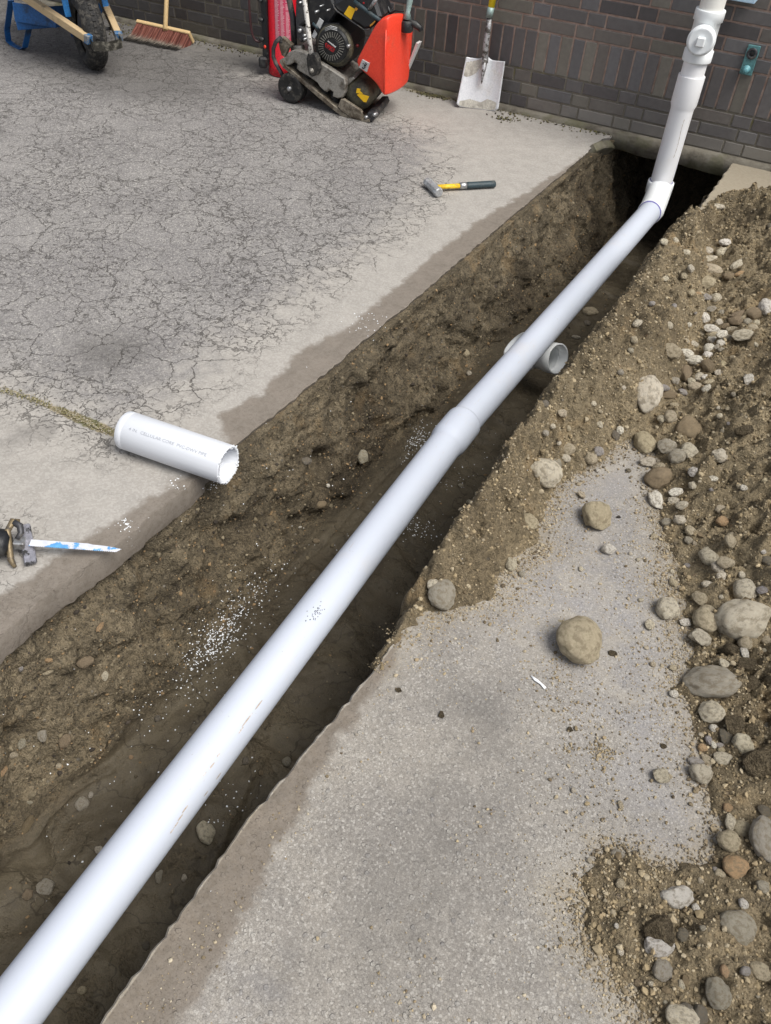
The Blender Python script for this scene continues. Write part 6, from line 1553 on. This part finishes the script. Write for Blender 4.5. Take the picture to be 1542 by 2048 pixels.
for cpx, r_, m_ in (((1200, 1505), .014, 160), ((1210, 1530), .03, 90), ((1120, 1330), .05, 260), ((1010, 1220), .05, 200), ((1280, 1300), .04, 120), ((1140, 1400), .06, 260), ((1230, 1440), .07, 240), ((1340, 1560), .05, 140), ((760, 1330), .012, 70), ((800, 1275), .02, 120), ((860, 1250), .03, 120), ((1135, 1500), .012, 50), ((1240, 1740), .03, 160), ((1180, 1600), .06, 160)):
    c_ = Zp(cpx)[:2]; q_ = c_ + RNG.normal(size=(m_, 2)) * r_; s_ = np.clip(RNG.lognormal(math.log(.0015), .5, m_), .0009, .006)
    pts = np.vstack([pts, np.c_[q_, s_ * .4 + .0015]]); sz = np.concatenate([sz, s_]); mixc = np.vstack([mixc, soilcols[RNG.integers(0, 6, m_)]])
scatter("loose_grit", pts, sz, mixc, "scattered sand and fine grit on the bare slab", "grit", 'i', .7)
# moss, dirt bits along the wall foot and the slab joint
pts = []; sz = []; cc = []
for k in range(420):
    x = random.uniform(-3.2, .5); y = -.037 - abs(random.gauss(0, .028)) ; 
    if random.random() < float(vnoise(np.array([x * 3]), np.array([0.]), 5)[0]) + .55: pts.append((x, y, .003)); sz.append(random.uniform(.002, .008)); cc.append(random.choice([(.10, .085, .06), (.13, .115, .06), (.16, .14, .08), (.05, .045, .03)]))
for c0, r, m in (((865, 190), .05, 170), ((1010, 238), .05, 60), ((1130, 253), .08, 50), ((1190, 262), .04, 40), ((410, 88), .10, 40), ((460, 102), .08, 40), ((240, 62), .10, 80)):
    c = Zp(c0)
    for k in range(m): pts.append((c[0] + random.gauss(0, r), min(-.04, c[1] + random.gauss(0, r * .5)), .003)); sz.append(random.uniform(.002, .007)); cc.append(random.choice([(.10, .09, .055), (.13, .12, .05), (.04, .035, .025)]))
j = pxpoly(JOINT[1:])
for k in range(900):
    s = random.random() * (len(j) - 1); i = int(s); q = j[i] + (j[i + 1] - j[i]) * (s - i); m = random.random()
    if vnoise(np.array([s * 3.1]), np.array([.5]), 9)[0] < -.2: continue
    pts.append((q[0] + random.gauss(0, .007), q[1] + random.gauss(0, .008), .0005)); sz.append(random.uniform(.001, .0032)); cc.append(random.choice([(.20, .18, .10), (.30, .26, .17), (.14, .13, .05), (.34, .31, .25)]))
scatter("moss", pts, sz, cc, "moss and dirt bits along the wall foot and slab joint", "moss", 'i', .6)
# white pvc shavings
pts = []; sz = []
def shav(px, rx, ry, n, s=(.0012, .0034), rot=0):
    for _ in range(n):
        a, b = random.gauss(0, rx), random.gauss(0, ry); p, nn = hit((px[0] + a * cos(rot) - b * sin(rot), px[1] + a * sin(rot) + b * cos(rot)))
        pts.append((p.x, p.y, p.z + .001)); sz.append(random.uniform(*s) * 1.0)
shav((430, 1285), 42, 16, 300, rot=-.85); shav((455, 1250), 60, 28, 170, rot=-.85); shav((500, 1195), 60, 25, 130, rot=-.8); shav((380, 1370), 40, 20, 40); shav((835, 885), 12, 22, 150, rot=.5); shav((822, 1060), 22, 12, 90); shav((900, 945), 30, 30, 40); shav((310, 1420), 60, 40, 26)
shav((430, 1625), 30, 30, 16); shav((480, 1560), 25, 30, 12); shav((249, 1050), 7, 6, 22); shav((357, 965), 10, 8, 16); shav((733, 645), 25, 18, 45); shav((700, 1000), 150, 90, 50); shav((425, 972), 10, 6, 18); shav((300, 1500), 160, 130, 40, (.001, .002)); shav((250, 1060), 25, 18, 14, (.001, .0018)); shav((1200, 500), 60, 60, 14, (.001, .002)); shav((980, 870), 60, 60, 25, (.001, .002))
shav((180, 1560), 60, 60, 14)
scatter("pvc_shavings", pts, sz, [(.80, .83, .86)] * len(pts), "white pvc saw shavings scattered in the trench and on the slab edge", "shavings", 'o', .45)
# gravel bits in bank and floor
idx = RNG.choice(len(TF), 60000); tri = TV[TF[idx]]; pts = tri.mean(1); colj = (TF[idx][:, 0] % 232) / 232.0; kp = (colj < .42) | (RNG.random(len(pts)) < .16); pts = pts[kp]; n = len(pts); sz = np.clip(RNG.lognormal(math.log(.0021), .55, n), .0009, .012)
tc_ = np.array([(.17, .14, .09), (.11, .09, .06), (.22, .185, .125), (.09, .075, .05), (.29, .20, .11), (.06, .05, .04)])
scatter("bank_gravel", pts, sz, tc_[RNG.integers(0, 6, n)] * RNG.uniform(.6, 1.1, (n, 1)), "small gravel bedded in the trench bank and floor", "gravel", 'i', .75)
# one white plaster sliver on the slab
p, _n = hit((1076, 1364)); b = MB(); b.tube([p + Vector((-.020, .006, .003)), p + Vector((-.006, .000, .004)), p + Vector((.008, -.003, .003)), p + Vector((.021, -.010, .003))], [.002, .0045, .003, .0038], 6, sy=.5); o = b.build("plaster_sliver", M['flake']); tag(o, "thin white sliver lying on the slab left of the round boulder", "sliver")
